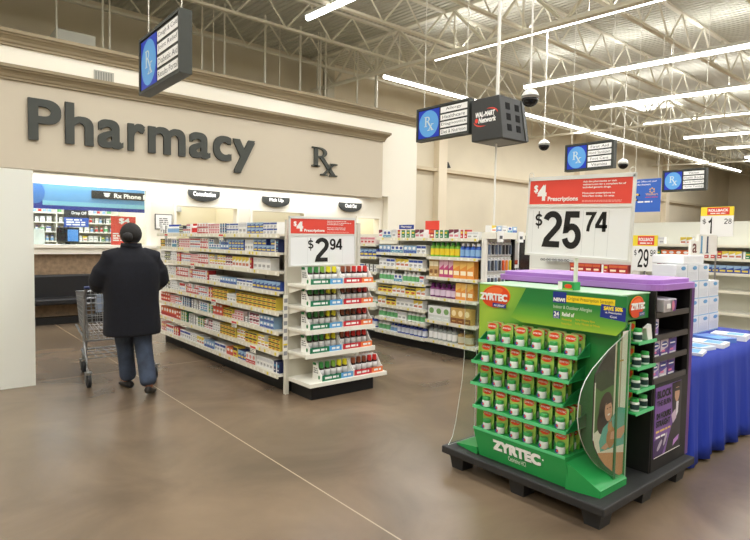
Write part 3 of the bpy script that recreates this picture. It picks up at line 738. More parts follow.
for li, z in enumerate(ZE + [.175]):
    xo, yf = (2.945, 4.475) if li < 4 else (3.06, 4.43)
    for side in (0, 1):
        nm = 'green and blue' if side == 0 else 'red and orange'
        lab = '%s fronted cardboard tray of syrup bottles on the %s end cap shelf' % (nm, LV[li])
        tx = xo + .1875 + side * .395
        if side not in trayp:
            t = thing('display_tray', lab, 'tray', (0, 0, 0), 'syrup trays on the end cap')
            tray_mesh(t, [(34, 120, 84), (96, 164, 216)] if side == 0 else [(196, 44, 54), (232, 124, 66)], DGREEN if side == 0 else None)
            trayp[side] = t
        else: t = copy_tree(trayp[side])
        t['label'] = lab; t.location = (tx, yf, z + .001)
        for bi, c in enumerate(TR[li][side]):
            if c in used: b_ = copy_tree(protos[c])
            else: b_ = protos[c]; used.add(c)
            b_.location = (tx - .144 + bi * .072, yf + .085, z + .006)
            tag(b_, '%s capped bottle, %s of five, %s tray, %s end cap shelf' % (CAPN[c], ordw(bi + 1), nm, LV[li]), 'bottle', 'syrup bottles in the end cap trays')

# ------------------------------------------------ price signs
def arc(cx, cy, rx_, ry_, a0, a1, n=14):
    return [(cx + rx_ * math.cos(math.radians(a0 + (a1 - a0) * i / n)), cy + ry_ * math.sin(math.radians(a0 + (a1 - a0) * i / n))) for i in range(n + 1)]
# centre lines in a unit box (width .56, height 1), heavy grotesque numerals
GLK = .17
GL = {'2': [arc(.28, .715, .21, .215, 165, -20, 16) + [(.44, .56), (.12, .20), (.085, .075), (.53, .075)]],
      '5': [[(.49, .925), (.145, .925), (.105, .50)] + arc(.275, .335, .205, .26, 140, -165, 20)],
      '7': [[(.03, .925), (.50, .925), (.44, .80), (.30, .50), (.22, .25), (.19, 0)]],
      '4': [[(.40, 0), (.40, .93), (.34, .93), (.06, .34), (.06, .27), (.55, .27)]],
      '9': [arc(.28, .67, .20, .255, 0, 360, 24), [(.48, .67), (.47, .45)] + arc(.275, .33, .195, .255, 20, -155, 14)],
      '1': [[(.08, .74), (.22, .80), (.30, .93), (.30, 0)]], '8': [arc(.28, .735, .17, .19, 90, 450, 22), arc(.28, .29, .21, .215, 90, 450, 22)],
      '$': [arc(.28, .66, .19, .17, 20, 230, 14) + arc(.28, .34, .20, .17, 60, -160, 14), [(.28, -.08), (.28, 1.08)]]}
def stroke(m, ch, u0, u1, v0, v1, n, mt, th=.145):
    sx, sy = (u1 - u0) / .58, v1 - v0
    for li, pl in enumerate(GL[ch]):
        t = th * (.45 if ch == '$' and li == 1 else .8 if ch in '$8' else 1.0)
        pl = [(p[0], p[1]) for p in pl]; L_, R2 = [], []
        closed = abs(pl[0][0] - pl[-1][0]) + abs(pl[0][1] - pl[-1][1]) < 1e-6
        if closed: pl = pl[:-1]
        K = len(pl)
        for i, p in enumerate(pl):
            a = pl[(i - 1) % K] if (i or closed) else p; b = pl[(i + 1) % K] if (i < K - 1 or closed) else p
            d1 = Vector((p[0] - a[0], p[1] - a[1])); d2 = Vector((b[0] - p[0], b[1] - p[1]))
            if d1.length < 1e-9: d1 = d2
            if d2.length < 1e-9: d2 = d1
            d1.normalize(); d2.normalize(); d = (d1 + d2)
            d = d.normalized() if d.length > 1e-6 else d1
            nn = Vector((-d.y, d.x)); k = t / 2 / max(.45, abs(nn.dot(Vector((-d1.y, d1.x)))))
            L_.append((p[0] + nn.x * k, p[1] + nn.y * k)); R2.append((p[0] - nn.x * k, p[1] - nn.y * k))
        for i in range(K if closed else K - 1):
            j = (i + 1) % K
            q = [(u0 + x * sx, v0 + y * sy) for x, y in (R2[i], R2[j], L_[j], L_[i])]
            m.poly(q, n + .00003 * li + .00001 * (i % 2), mt)
def price_sign(par, T, W, H, digits, cells):
    hb = H * .335; b = .012
    f = MB(T)
    for a in ((-W / 2 - b, -W / 2, 0, H), (W / 2, W / 2 + b, 0, H), (-W / 2 - b, W / 2 + b, -b, 0), (-W / 2 - b, W / 2 + b, H - .012, H + b), (-W / 2, W / 2, H - hb - .022, H - hb - .004)):
        f.prism([(a[0], a[2]), (a[1], a[2]), (a[1], a[3]), (a[0], a[3])], -.012, .012, mat((222, 224, 220), .4))
    f.build('frame', par)
    m = MB(T); m.prism([(-W / 2, 0), (W / 2, 0), (W / 2, H - hb - .02), (-W / 2, H - hb - .02)], -.006, .006, mat((240, 243, 244), .45))
    for c in cells: m.quad(-W / 2 + W * c, -W / 2 + W * c + .002, .01, H - hb - .04, .0065, mat((206, 210, 212), .5))
    m.build('price_panel', par)
    for t, u0, u1, v0, v1 in digits:
        m = MB(T); stroke(m, t, -W / 2 + u0 * W, -W / 2 + u1 * W, v0 * H, v1 * H, .0075, INK, .175); m.build('price_digit', par)
    y0 = H - hb; hh = hb - .012
    m = MB(T); m.prism([(-W / 2, y0), (W / 2, y0), (W / 2, H - .012), (-W / 2, H - .012)], -.006, .007, RED); m.build('red_header', par)
    m = MB(T)
    m.text('$', -W / 2 + W * .045, -W / 2 + W * .09, y0 + hh * .46, y0 + hh * .82, .0085, PAPER, bold=.03)
    m.text('4', -W / 2 + W * .085, -W / 2 + W * .185, y0 + hh * .14, y0 + hh * .82, .0085, PAPER, bold=.05)
    m.build('price_claim', par); m = MB(T)
    m.text('Prescriptions', -W / 2 + W * .2, -W / 2 + W * .51, y0 + hh * .07, y0 + hh * .31, .0085, PAPER, bold=.03)
    m.build('header_word', par); m = MB(T)
    for i, t in enumerate(('Ask the pharmacist or visit', 'walmart.com for a complete list of', 'included generic drugs.', '', 'Move your prescriptions to', 'Wal-Mart today. It\'s easy.')):
        if not t: m.build('header_note', par); m = MB(T)
        if t: m.text(t, -W / 2 + W * .55, -W / 2 + W * (.55 + len(t) * .0115), y0 + hh * (.83 - i * .115), y0 + hh * (.92 - i * .115), .0085, PAPER, bold=.03, res=2)
    m.lines(-W / 2 + W * .55, -W / 2 + W * .92, y0 + hh * .06, y0 + hh * .15, 2, .0085, mat((240, 170, 160), .5), rag=.05)
    m.build('header_note', par)
# $2.94 on the end cap
s1 = thing('price_sign', 'framed $2.94 price sign with red header on the end cap top', 'sign', (3.18, 4.6, 1.3))
T1 = NY(4.62, 3.185, 1.305) @ Matrix.Translation((0, .23, 0)) @ Matrix.Rotation(.012, 4, 'Z') @ Matrix.Translation((0, -.23, 0))
price_sign(s1, T1, .77, .46, [('$', .255, .345, .32, .55), ('2', .37, .58, .065, .57), ('9', .595, .69, .315, .555), ('4', .695, .80, .315, .555)], [.25, .585, .80])
for x in (2.94, 3.5): MB().box(x, x + .02, 4.635, 4.798, 1.5, 1.52, STEEL).build('bracket', s1)
# $25.74 over the green display
s2 = thing('price_sign', 'framed $25.74 price sign with red header on a white pole', 'sign', (3.2, 1.88, 1.24))
T2 = NX(3.2, 1.88, 1.475) @ Matrix.Translation((0, .245, 0)) @ Matrix.Rotation(-.03, 4, 'Z') @ Matrix.Translation((0, -.245, 0))
price_sign(s2, T2, .69, .49, [('$', .075, .16, .355, .555), ('2', .17, .365, .105, .565), ('5', .375, .565, .095, .565), ('7', .59, .69, .32, .56), ('4', .695, .805, .32, .56)], [.05, .57, .69, .81])
MB().tube([(3.215, 1.88, 1.2685), (3.215, 1.88, 1.49)], .013, WHITE, 10).build('pole', s2)
m = MB(T2)
for u in (-.345, .335):
    pts = [(u + .018 * math.cos(a), .515 + .018 * math.sin(a), .0) for a in [2 * PI * i / 14 for i in range(14)]]
    m.tube(pts, .003, STEEL, 5, closed=True)
m.build('ring', s2)
# ================================================= green medicine display unit
pl = thing('display_pallet', 'black plastic pallet on the concrete floor under both display units', 'pallet', (3.4, 2.0, 0))
PLM = mat((42, 42, 42), .6, bump=.1, bscale=60)
MB().box(2.80, 4.0, 1.425, 2.6, .1, .15, PLM).build('deck', pl, bevel=.008)
for x in (2.84, 3.34, 3.82):
    for y in (1.46, 1.95, 2.44): MB().hexa([(x + .015, y + .015, 0), (x + .125, y + .015, 0), (x + .125, y + .105, 0), (x + .015, y + .105, 0), (x, y, .1), (x + .14, y, .1), (x + .14, y + .12, .1), (x, y + .12, .1)], PLM).build('foot', pl)

zd = thing('medicine_display', 'green allergy medicine display unit with shelves of carded packs on a pallet', 'display', (3.1, 2.0, .15))
def grad(name, stops, axis, a, b):
    m = bpy.data.materials.new(name); m.use_nodes = True; nt = m.node_tree; L = nt.links.new; p = nt.nodes['Principled BSDF']
    p.inputs['Roughness'].default_value = .35
    tc = nt.nodes.new('ShaderNodeTexCoord'); sp = nt.nodes.new('ShaderNodeSeparateXYZ'); L(tc.outputs['Object'], sp.inputs[0])
    dp = nt.nodes.new('ShaderNodeVectorMath'); dp.operation = 'DOT_PRODUCT'; dp.inputs[1].default_value = axis; L(tc.outputs['Object'], dp.inputs[0])
    mr = nt.nodes.new('ShaderNodeMapRange'); mr.inputs['From Min'].default_value = a; mr.inputs['From Max'].default_value = b
    L(dp.outputs['Value'], mr.inputs['Value']); r = nt.nodes.new('ShaderNodeValToRGB'); e = r.color_ramp.elements
    e[0].position = stops[0][0]; e[0].color = lin(stops[0][1]); e[1].position = stops[-1][0]; e[1].color = lin(stops[-1][1])
    for q, c in stops[1:-1]: x = e.new(q); x.color = lin(c)
    L(mr.outputs[0], r.inputs['Fac']); L(r.outputs[0], p.inputs['Base Color'])
    return m
# object coordinates are relative to (3.1,2.0,.15)
PRB = grad('printed_green_backing', [(0, (24, 112, 54)), (.5, (34, 126, 56)), (.72, (92, 168, 60)), (.88, (170, 204, 70)), (1, (160, 200, 72))], (0, .7, .5), -.3, .92)
PRH = grad('printed_green_header', [(0, (150, 192, 56)), (.22, (104, 172, 56)), (.6, (34, 128, 58)), (1, (28, 120, 56))], (0, 0, 1), .9, 1.12)
MINT = mat((170, 208, 170), .4)
MB().box(3.08, 3.1, 1.52, 2.53, .151, 1.12, PRB).build('back_panel', zd)
MB().box(3.1, 3.43, 1.64, 2.50, .151, 1.10, GREEN).build('core', zd)
m = MB().box(3.075, 3.435, 1.52, 2.53, 1.115, 1.262, PRB); m.build('header_box', zd)
m = MB().box(3.07, 3.44, 1.515, 2.535, 1.262, 1.268, MINT); 
m.build('top_panel', zd)
# header left artwork
def zoval(m, cu, cv, ru, rv, n, sub=True):
    m.ellipse(cu, cv, ru * 1.05, rv * 1.06, n, n + .002, mat((244, 150, 40), .35), 32, .14)
    m.ellipse(cu, cv - rv * .02, ru, rv, n + .002, n + .004, OVAL, 32, .14)
    m.ellipse(cu - ru * .1, cv + rv * .5, ru * .62, rv * .34, n + .0045, n + .0045, mat((238, 108, 54), .3), 24, .14)
m = MB(NX(3.075)); zoval(m, -2.385, 1.185, .115, .073, .001)
m.text('ZYRTEC', -2.515, -2.285, 1.155, 1.205, .008, PAPER, bold=.05, depth=.003, res=5)
m.poly([(-2.405, 1.115), (-2.295, 1.112), (-2.295, 1.138), (-2.405, 1.141)], .0085, NAVY); m.text('ALLERGY', -2.395, -2.305, 1.119, 1.133, .009, PAPER, bold=.02)
m.build('brand_logo', zd)
# raised header plate
T = NX(3.03)
hp = MB(T); hp.prism([(-2.21, 1.07), (-2.12, 1.045), (-1.50, 1.045), (-1.45, 1.10), (-1.45, 1.268), (-2.1, 1.268)], 0, .02, PRH, DGREEN)
hpo = hp.build('header_plate', zd)
m = MB(NX(3.01))
m.quad(-1.905, -1.815, 1.195, 1.262, .001, NAVY); m.text('NEW!', -1.9, -1.822, 1.203, 1.226, .002, PAPER, bold=.05); m.build('new_badge', zd); m = MB(NX(3.01))
m.quad(-1.815, -1.515, 1.205, 1.245, .001, mat((244, 216, 40), .4)); m.text('Original Prescription Strength', -1.805, -1.525, 1.212, 1.239, .002, mat((90, 90, 40), .5), bold=.0); m.build('headline_strip', zd); m = MB(NX(3.01))
m.text('Indoor & Outdoor Allergies', -1.9, -1.65, 1.155, 1.182, .001, mat((186, 206, 180), .5), bold=.02)
m.quad(-1.9, -1.855, 1.1, 1.145, .001, NAVY); m.text('24', -1.895, -1.86, 1.113, 1.141, .002, PAPER, bold=.03); m.text('HOUR', -1.895, -1.86, 1.101, 1.111, .002, PAPER)
m.text('Relief of', -1.84, -1.76, 1.118, 1.142, .001, PAPER, bold=.03)
m.text('Sneezing', -1.84, -1.775, 1.09, 1.106, .001, mat((232, 190, 40), .5)); m.text('Itchy Throat or Nose', -1.75, -1.6, 1.075, 1.092, .001, mat((232, 190, 40), .5)); m.text('Runny Nose', -1.84, -1.775, 1.065, 1.08, .001, mat((232, 190, 40), .5)); m.text('Itchy Watery Eyes', -1.75, -1.63, 1.098, 1.112, .001, mat((232, 190, 40), .5))
m.build('claim_lettering', zd); m = MB(NX(3.01))
m.poly([(-1.60, 1.14), (-1.452, 1.128), (-1.452, 1.205), (-1.595, 1.215)], .002, NAVY)
m.text('SAVE 50%', -1.578, -1.468, 1.182, 1.205, .004, YEL, bold=.05); m.text('vs. Prescription', -1.57, -1.475, 1.163, 1.176, .004, PAPER, bold=.02); m.text('Cost', -1.54, -1.5, 1.143, 1.155, .004, PAPER, bold=.02)
m.build('saving_badge', zd)
# logo on the end of the header box
m = MB(NY(1.515)); zoval(m, 3.265, 1.19, .085, .06, .001); m.text('ZYRTEC', 3.185, 3.355, 1.175, 1.215, .007, PAPER, bold=.05, depth=.002); m.quad(3.29, 3.36, 1.135, 1.158, .007, NAVY); m.text('ALLERGY', 3.295, 3.355, 1.14, 1.153, .0075, PAPER)
m.build('end_logo', zd)
# base block
bs = MB()
bs.hexa([(2.875, 1.665, .151), (3.08, 1.665, .151), (3.08, 2.33, .151), (2.875, 2.33, .151), (2.845, 1.69, .33), (3.08, 1.69, .33), (3.08, 2.36, .33), (2.845, 2.36, .33)], GREEN)
bs.build('base_block', zd)
# base lettering lies on the sloped face
sl = math.atan2(.03, .179)
Tb = Matrix.Translation((2.86, 0, .2405)) @ Matrix.Rotation(-sl, 4, 'Y') @ NX(0)
m = MB(Tb); m.text('ZYRTEC', -2.2, -1.85, -.01, .06, .004, PAPER, bold=.055, depth=.003, res=6); m.text('Cetirizine HCl', -2.09, -1.96, -.052, -.022, .004, mat((226, 236, 220), .5), bold=.01); m.ellipse(-1.835, .035, .006, .006, .004, .004, PAPER, 10)
m.build('base_lettering', zd)
# side feet (sloping wedges that hold the clear side panels)
for s_, ya, yb in ((-1, 1.69, 1.50), (1, 2.34, 2.55)):
    a, b_ = ya, yb
    w = MB()
    P = [(2.86, a, .151), (3.2, a, .151), (3.2, b_, .151), (2.9, b_, .151), (2.86, a, .31), (3.2, a, .31), (3.2, b_, .19), (2.9, b_, .19)]
    if s_ > 0: P = [(2.86, a, .151), (3.2, a, .151), (3.2, b_, .151), (2.9, b_, .151), (2.86, a, .2), (3.2, a, .2), (3.2, b_, .16), (2.9, b_, .16)]
    w.add(P, [(3, 2, 1, 0), (4, 5, 6, 7), (0, 1, 5, 4), (1, 2, 6, 5), (2, 3, 7, 6), (3, 0, 4, 7)], GREEN); w.build('side_foot', zd)
# stepped trays
ZR = [.47, .61, .755, .895]
YR = [(1.70, 2.385), (1.745, 2.44), (1.715, 2.44), (1.69, 2.42)]
XR = [2.865, 2.90, 2.905, 2.943]
for z, (ya, yb), xf in zip(ZR, YR, XR):
    s = MB().box(xf, 3.08, ya, yb, z - .008, z, mat((40, 160, 84), .35)).build('tray_shelf', zd)
    MB().box(xf - .005, xf, ya, yb, z - .012, z + .008, mat((90, 196, 130), .3)).build('shelf_lip', s)
    for y in (ya, yb - .006):
        MB(Matrix(((1, 0, 0, 0), (0, 0, 1, y), (0, 1, 0, 0), (0, 0, 0, 1)))).prism([(xf, z), (3.08, z), (3.08, z + .075), (xf + .08, z + .05)], 0, .006, DGREEN).build('shelf_end', s)
MB().box(2.842, 2.846, 1.69, 2.36, .325, .342, mat((90, 196, 130), .3)).build('base_lip', zd)
# clear curved side panels
CURVE = [(3.17, 1.06), (3.04, 1.01), (2.93, .97), (2.84, .925), (2.76, .885), (2.69, .83), (2.655, .78), (2.635, .72), (2.63, .65), (2.645, .58), (2.675, .52), (2.72, .455), (2.78, .395), (2.86, .33), (2.98, .26), (3.09, .205), (3.2, .165)]
CURVE = [(x + .03, z) for x, z in CURVE]
EDGE = mat((206, 214, 206), .25)
PXZ = lambda y: Matrix(((1, 0, 0, 0), (0, 0, 1, y), (0, 1, 0, 0), (0, 0, 0, 1)))
MB(PXZ(1.514)).prism([(3.21, .17), (3.21, 1.1)] + CURVE[:-1], 0, .005, ACRYL, EDGE).build('clear_side_panel', zd)
MB(PXZ(2.535)).prism([(3.07, .17), (3.07, 1.26), (2.94, 1.262), (2.935, 1.1), (2.94, .76), (2.925, .6), (2.895, .45), (2.87, .32), (2.84, .22), (2.80, .17)], 0, .004, ACRYL, EDGE).build('clear_side_panel', zd)
# advertising photo on the near side panel (generic woman with a cat at a doorway)
PH = NY(1.5345)
ph = MB(PH)
inner = [(3.16, 1.03), (3.06, .99), (2.97, .945), (2.9, .895), (2.85, .84), (2.845, .78)] + [(2.845, .50), (2.87, .44), (2.92, .375), (2.99, .31), (3.08, .25), (3.205, .185)]
ph.prism([(3.205, .185), (3.205, 1.06)] + inner[:-1], 0, .006, mat((44, 40, 32), .4))
adv = ph.build('photo_panel', zd)
m = MB(PH)
n = .0066
m.poly([(2.845, .78), (2.845, .50), (3.06, .50), (3.06, .78), (2.98, .80), (2.9, .79)], n, mat((70, 110, 46), .5))
m.poly([(2.855, .845), (2.845, .78), (2.92, .74), (3.06, .76), (3.06, .82), (2.95, .86)], n + .0004, mat((44, 60, 30), .5))
m.poly([(2.845, .5), (2.87, .44), (2.92, .375), (2.99, .31), (3.08, .25), (3.205, .185), (3.205, .36), (2.9, .5)], n + .0004, mat((200, 140, 92), .5))
m.poly([(2.845, .515), (2.868, .445), (2.90, .40), (3.205, .335), (3.205, .47), (2.9, .53)], n + .0008, mat((226, 216, 196), .5))
m.quad(3.06, 3.125, .5, 1.0, n + .0008, mat((224, 214, 190), .5)); m.quad(3.125, 3.14, .5, 1.03, n + .0008, mat((176, 160, 130), .5)); m.quad(3.14, 3.205, .5, 1.055, n + .0008, mat((232, 226, 210), .5))
for u, a, b_ in ((3.075, .84, .95), (3.11, .80, .95)): m.quad(u, u + .007, a, b_, n + .0012, mat((190, 150, 70), .3, .6))
m.quad(3.09, 3.16, .882, .892, n + .0014, mat((190, 150, 70), .3, .6))
m.quad(2.845, 2.856, .48, .80, n + .0012, mat((236, 230, 214), .5))
# woman: hair, teal shirt, face, arm
m.ellipse(2.975, .635, .075, .095, n + .0016, n + .0016, mat((60, 36, 26), .5), 24, -.2); m.ellipse(2.935, .57, .05, .07, n + .0016, n + .0016, mat((60, 36, 26), .5), 18)
m.poly([(2.93, .40), (3.2, .385), (3.2, .60), (3.12, .62), (3.03, .56), (2.95, .53), (2.91, .46)], n + .002, mat((96, 168, 150), .5))
m.ellipse(3.005, .618, .042, .06, n + .0024, n + .0024, mat((206, 150, 118), .5), 20, .18)
m.poly([(2.975, .655), (3.04, .665), (3.03, .69), (2.985, .685)], n + .0028, mat((60, 36, 26), .5))
m.quad(2.986, 2.998, .63, .637, n + .003, mat((60, 40, 30), .5)); m.quad(3.014, 3.026, .632, .639, n + .003, mat((60, 40, 30), .5))
m.poly([(2.99, .597), (3.008, .59), (3.026, .6), (3.008, .603)], n + .003, mat((240, 230, 224), .5))
m.ellipse(3.04, .46, .05, .062, n + .003, n + .003, mat((176, 122, 72), .6), 18); m.ellipse(3.025, .525, .026, .028, n + .0034, n + .0034, mat((190, 136, 84), .6), 14)
m.poly([(3.003, .535), (3.012, .565), (3.022, .548)], n + .0034, mat((150, 100, 60), .6)); m.poly([(3.03, .55), (3.042, .565), (3.048, .535)], n + .0034, mat((150, 100, 60), .6))
m.poly([(3.03, .45), (3.16, .43), (3.2, .46), (3.2, .5), (3.1, .49), (3.04, .49)], n + .0038, mat((206, 150, 118), .5))
m.poly([(2.93, .42), (2.98, .40), (3.02, .41), (2.99, .44)], n + .0038, mat((206, 150, 118), .5))
m.build('printed_scene', adv)
MB().box(3.203, 3.225, 1.52, 1.545, .17, 1.09, mat((40, 150, 74), .35)).build('corner_strip', zd)
# side shelves at the near end
ZS2 = [.57, .70, .835, .985]
for z in ZS2:
    s = MB().box(3.225, 3.452, 1.475, 1.639, z - .008, z, mat((40, 160, 84), .35)).build('side_shelf', zd)
    MB().box(3.225, 3.452, 1.47, 1.475, z - .012, z + .008, mat((90, 196, 130), .3)).build('shelf_lip', s)
# small green carton taped at the pole foot
t = thing('medicine_box', 'small green and white carton lying at the foot of the sign pole', 'carton', (3.14, 1.88, 1.268))
m = MB().box(3.1, 3.17, 1.82, 1.93, 1.269, 1.318, GREEN); m.build('body', t)
m = MB(NX(3.1)); m.quad(-1.93, -1.9, 1.27, 1.317, .001, PAPER); m.ellipse(-1.86, 1.292, .026, .013, .001, .001, OVAL, 16); m.quad(-1.895, -1.83, 1.27, 1.278, .001, LIME); m.build('print', t)

# carded packs
def make_pack():
    p = bpy.data.objects.new('medicine_pack', None); COL.objects.link(p)
    w, h = .09, .122
    PK = mat((164, 198, 92), .35)
    m = MB(NY(0)); pts = [(-w / 2, 0), (w / 2, 0), (w / 2, h - .012), (w / 2 - .008, h), (-w / 2 + .008, h), (-w / 2, h - .012)]
    m.prism(pts, -.012, 0, PK, mat((70, 120, 64), .4))
    m.poly([(-w / 2, 0), (-w * .1, 0), (-w / 2, h * .5)], .0006, GREEN); m.poly([(w * .2, 0), (w / 2, 0), (w / 2, h * .4)], .0006, mat((90, 170, 60), .4)); m.quad(-w / 2, w / 2, h * .93, h * .98, .0006, mat((190, 190, 130), .4))
    m.ellipse(-.004, h * .78, .037, .021, .0012, .0012, OVAL, 18, .1); m.text('ZYRTEC', -.036, .028, h * .735, h * .825, .0018, PAPER, bold=.03, res=2)
    m.build('card', p, local=True)
    c = (.008, -.024, .003)
    m = MB(); m.lathe([(.0245, 0), (.0265, .003), (.0265, .036), (.022, .041)], mat((222, 224, 222), .35), 14, c)
    m.T = NY(-.0508); m.ellipse(-.002, .02, .012, .012, 0, 0, mat((60, 70, 150), .4), 12); m.ellipse(.003, .022, .007, .007, .0004, .0004, OVAL, 10)
    m.build('bottle', p, local=True)
    MB().lathe([(.0225, .044), (.024, .046), (.024, .062), (.021, .066)], mat((60, 160, 84), .35), 14, (c[0], c[1], 0)).build('cap', p, local=True)
    return p
pk0 = make_pack(); first = True
RN = ['bottom', 'fourth', 'third', 'second', 'top']
DN = ['front', 'middle', 'rear']; XR = [x for x in XR]
for ri, (z, (ya, yb), xf) in enumerate(zip([.33] + ZR, [(1.69, 2.36)] + YR, [2.848] + XR)):
    step = (yb - ya - .03) / 6
    for c in range(6):
        for dpt in range(3 if xf < 2.88 else 2):
            o = pk0 if first else copy_tree(pk0); first = False
            o.location = (xf + (.066 if ri < 4 else .056) + dpt * (.062 if ri in (0, 4) else .066), yb - .015 - step * (c + .5) + random.uniform(-.004, .004), z + .0015)
            o.rotation_euler = (0, 0, -PI / 2 + random.uniform(-.06, .06))
            o['category'] = 'pack'; o['group'] = 'carded packs on the %s tray of the green display' % RN[ri]
            o['label'] = 'green carded medicine pack, %s from the aisle end, %s rank, %s display tray' % (ordw(c + 1), DN[dpt], RN[ri])
# bottles and cartons on the side shelves
def make_sidebottle():
    p = bpy.data.objects.new('allergy_bottle', None); COL.objects.link(p)
    MB().lathe([(.024, 0), (.026, .004), (.026, .05), (.02, .056)], mat((226, 232, 226), .35), 14).build('body', p, local=True)
    MB().lathe([(.0265, .012), (.0265, .042)], mat((34, 60, 60), .4), 14).build('label', p, local=True)
    MB().lathe([(.022, .056), (.023, .058), (.023, .074), (.02, .077)], mat((60, 168, 84), .35), 14).build('cap', p, local=True)
    return p
sb = make_sidebottle(); first = True
sn4 = ['bottom', 'third', 'second', 'top']
for i, z in enumerate(ZS2):
    for j, x in enumerate((3.285, 3.40)):
        if i == 3 and j == 1: continue
        o = sb if first else copy_tree(sb); first = False
        o.location = (x, 1.51 + .005 * j, z + .001); o.rotation_euler = (0, 0, .3 * j)
        tag(o, 'white bottle with green cap, %s on the %s side shelf' % ('beside the clear panel' if j == 0 else 'at the outer end', sn4[i]), 'bottle', 'bottles on the side shelves')
    o = bpy.data.objects.new('allergy_carton', None); COL.objects.link(o)
    m = MB().box(3.27, 3.36, 1.56, 1.62, z + .001, z + .108, mat((150, 196, 66), .4)); m.T = NY(1.56); m.ellipse(3.315, z + .08, .036, .018, .001, .001, OVAL, 16); m.quad(3.285, 3.345, z + .012, z + .05, .001, GREEN)
    bpy.data.objects.remove(o); o = m.build('allergy_carton'); tag(o, 'lime carton standing behind bottles on the %s side shelf of the green display' % sn4[i], 'carton', 'cartons on the side shelves')
o = MB().hexa([(3.365, 1.485, .987), (3.425, 1.485, .987), (3.44, 1.54, .987), (3.38, 1.54, .987), (3.34, 1.485, 1.06), (3.40, 1.485, 1.08), (3.42, 1.515, 1.08), (3.36, 1.515, 1.06)], mat((232, 232, 228), .4)).build('loose_carton'); tag(o, 'white carton tilted beside a bottle on the top side shelf', 'carton')

# ============================================== black and purple display unit
pd = thing('heartburn_display', 'black display cabinet with purple lid and stocked end shelves behind the green unit', 'display', (3.75, 2.0, .15))
PURP = mat((166, 118, 196), .4); DPURP = mat((92, 44, 122), .4); DISB = mat((24, 22, 22), .55)
lid = MB(); 
k = 6; pts = []
for cx, cy, a0 in ((3.56, 1.58, PI), (3.97, 1.58, 1.5 * PI), (3.97, 2.59, 0), (3.56, 2.59, .5 * PI)):
    for i in range(k + 1):
        a = a0 + .5 * PI * i / k; pts.append((cx + .12 * math.cos(a) * .9, cy + .12 * math.sin(a) * .9))
lid.prism(pts, 1.275, 1.312, PURP); 
pin = [(3.765 + (x - 3.765) * .93, 2.085 + (y - 2.085) * .95) for x, y in pts]
lid.prism(pin, 1.312, 1.338, PURP)
lid.build('lid', pd, bevel=.008)
MB().box(3.46, 3.475, 1.49, 2.60, .151, 1.275, DISB).build('side_panel', pd)
MB().box(3.985, 4.0, 1.53, 2.60, .151, 1.275, DISB).build('side_panel', pd)
MB().box(3.475, 3.985, 2.57, 2.60, .151, 1.275, DISB).build('side_panel', pd)
MB().box(3.475, 3.985, 1.78, 1.79, .70, 1.275, DISB).build('back_panel', pd)
MB().box(3.475, 3.985, 1.485, 1.51, .151, .70, DISB).build('front_panel', pd)
MB().box(3.955, 3.985, 1.485, 1.52, .70, 1.275, DISB).build('front_post', pd)
MB().box(3.985, 4.03, 1.485, 1.53, .151, 1.275, DPURP).build('purple_edge', pd)
ZP = [.715, .85, .985, 1.125]
for z in ZP:
    s = MB().box(3.475, 3.955, 1.5, 1.78, z - .012, z, mat((34, 32, 32), .45)).build('shelf', pd)
    MB().box(3.475, 3.955, 1.488, 1.5, z - .016, z + .018, mat((58, 54, 54), .4)).build('shelf_lip', s)
CB = mat((108, 90, 70), .8)
for z in ZP[2:]:
    m = MB(NY(1.74)); u = 3.66
    while u < 3.9:
        m.prism([(u, z), (u + .085, z), (u + .085, z + .09), (u + .06, z + .1), (u + .042, z + .075), (u + .02, z + .1), (u, z + .09)], 0, .004, CB); u += .09
    m.build('divider', pd)
# poster on front
po = MB(NY(1.485)); po.prism([(3.50, .235), (3.88, .235), (3.88, .675), (3.50, .675)], 0, .003, mat((120, 82, 156), .4)); pob = po.build('poster', pd)
m = MB(NY(1.4815)); e = .0008
m.poly([(3.73, .675), (3.88, .675), (3.88, .235), (3.66, .235), (3.70, .32), (3.76, .42), (3.74, .55)], e, mat((34, 28, 34), .4))
m.poly([(3.50, .235), (3.62, .235), (3.69, .33), (3.62, .36), (3.50, .345)], e, mat((60, 34, 86), .4))
m.ellipse(3.81, .60, .036, .055, e * 2, e * 2, mat((190, 150, 126), .5), 18); m.quad(3.775, 3.848, .615, .635, e * 3, mat((20, 18, 20), .4)); m.poly([(3.775, .64), (3.85, .64), (3.84, .675), (3.78, .675)], e * 3, mat((50, 36, 30), .5))
m.poly([(3.80, .545), (3.835, .545), (3.83, .47), (3.80, .44)], e * 3, mat((220, 216, 224), .5)); m.poly([(3.73, .47), (3.79, .50), (3.81, .44), (3.76, .41)], e * 3, mat((200, 180, 200), .5))
m.ellipse(3.575, .305, .045, .016, e * 3, e * 3, mat((176, 168, 186), .4), 14, .7); m.ellipse(3.655, .33, .045, .014, e * 3, e * 3, mat((176, 168, 186), .4), 14, 1.0)
m.poly([(3.77, .26), (3.85, .29), (3.86, .32), (3.78, .30)], e * 3, mat((180, 130, 200), .4))
m.text('BLOCK', 3.515, 3.715, .605, .655, e * 4, mat((22, 18, 26), .5), bold=.05); m.text('THE BURN', 3.515, 3.715, .555, .592, e * 4, mat((22, 18, 26), .5), bold=.03)
m.text('24 HOURS', 3.515, 3.72, .475, .515, e * 4, mat((22, 18, 26), .5), bold=.05); m.text('STRAIGHT', 3.515, 3.715, .425, .465, e * 4, mat((22, 18, 26), .5), bold=.05)
m.lines(3.515, 3.73, .385, .41, 1, e * 4, mat((232, 200, 110), .5), fill=.5, rag=.05); m.lines(3.515, 3.70, .35, .375, 1, e * 4, PAPER, fill=.5); m.quad(3.5, 3.88, .235, .24, e * 4, PAPER)
m.build('poster_print', pob)
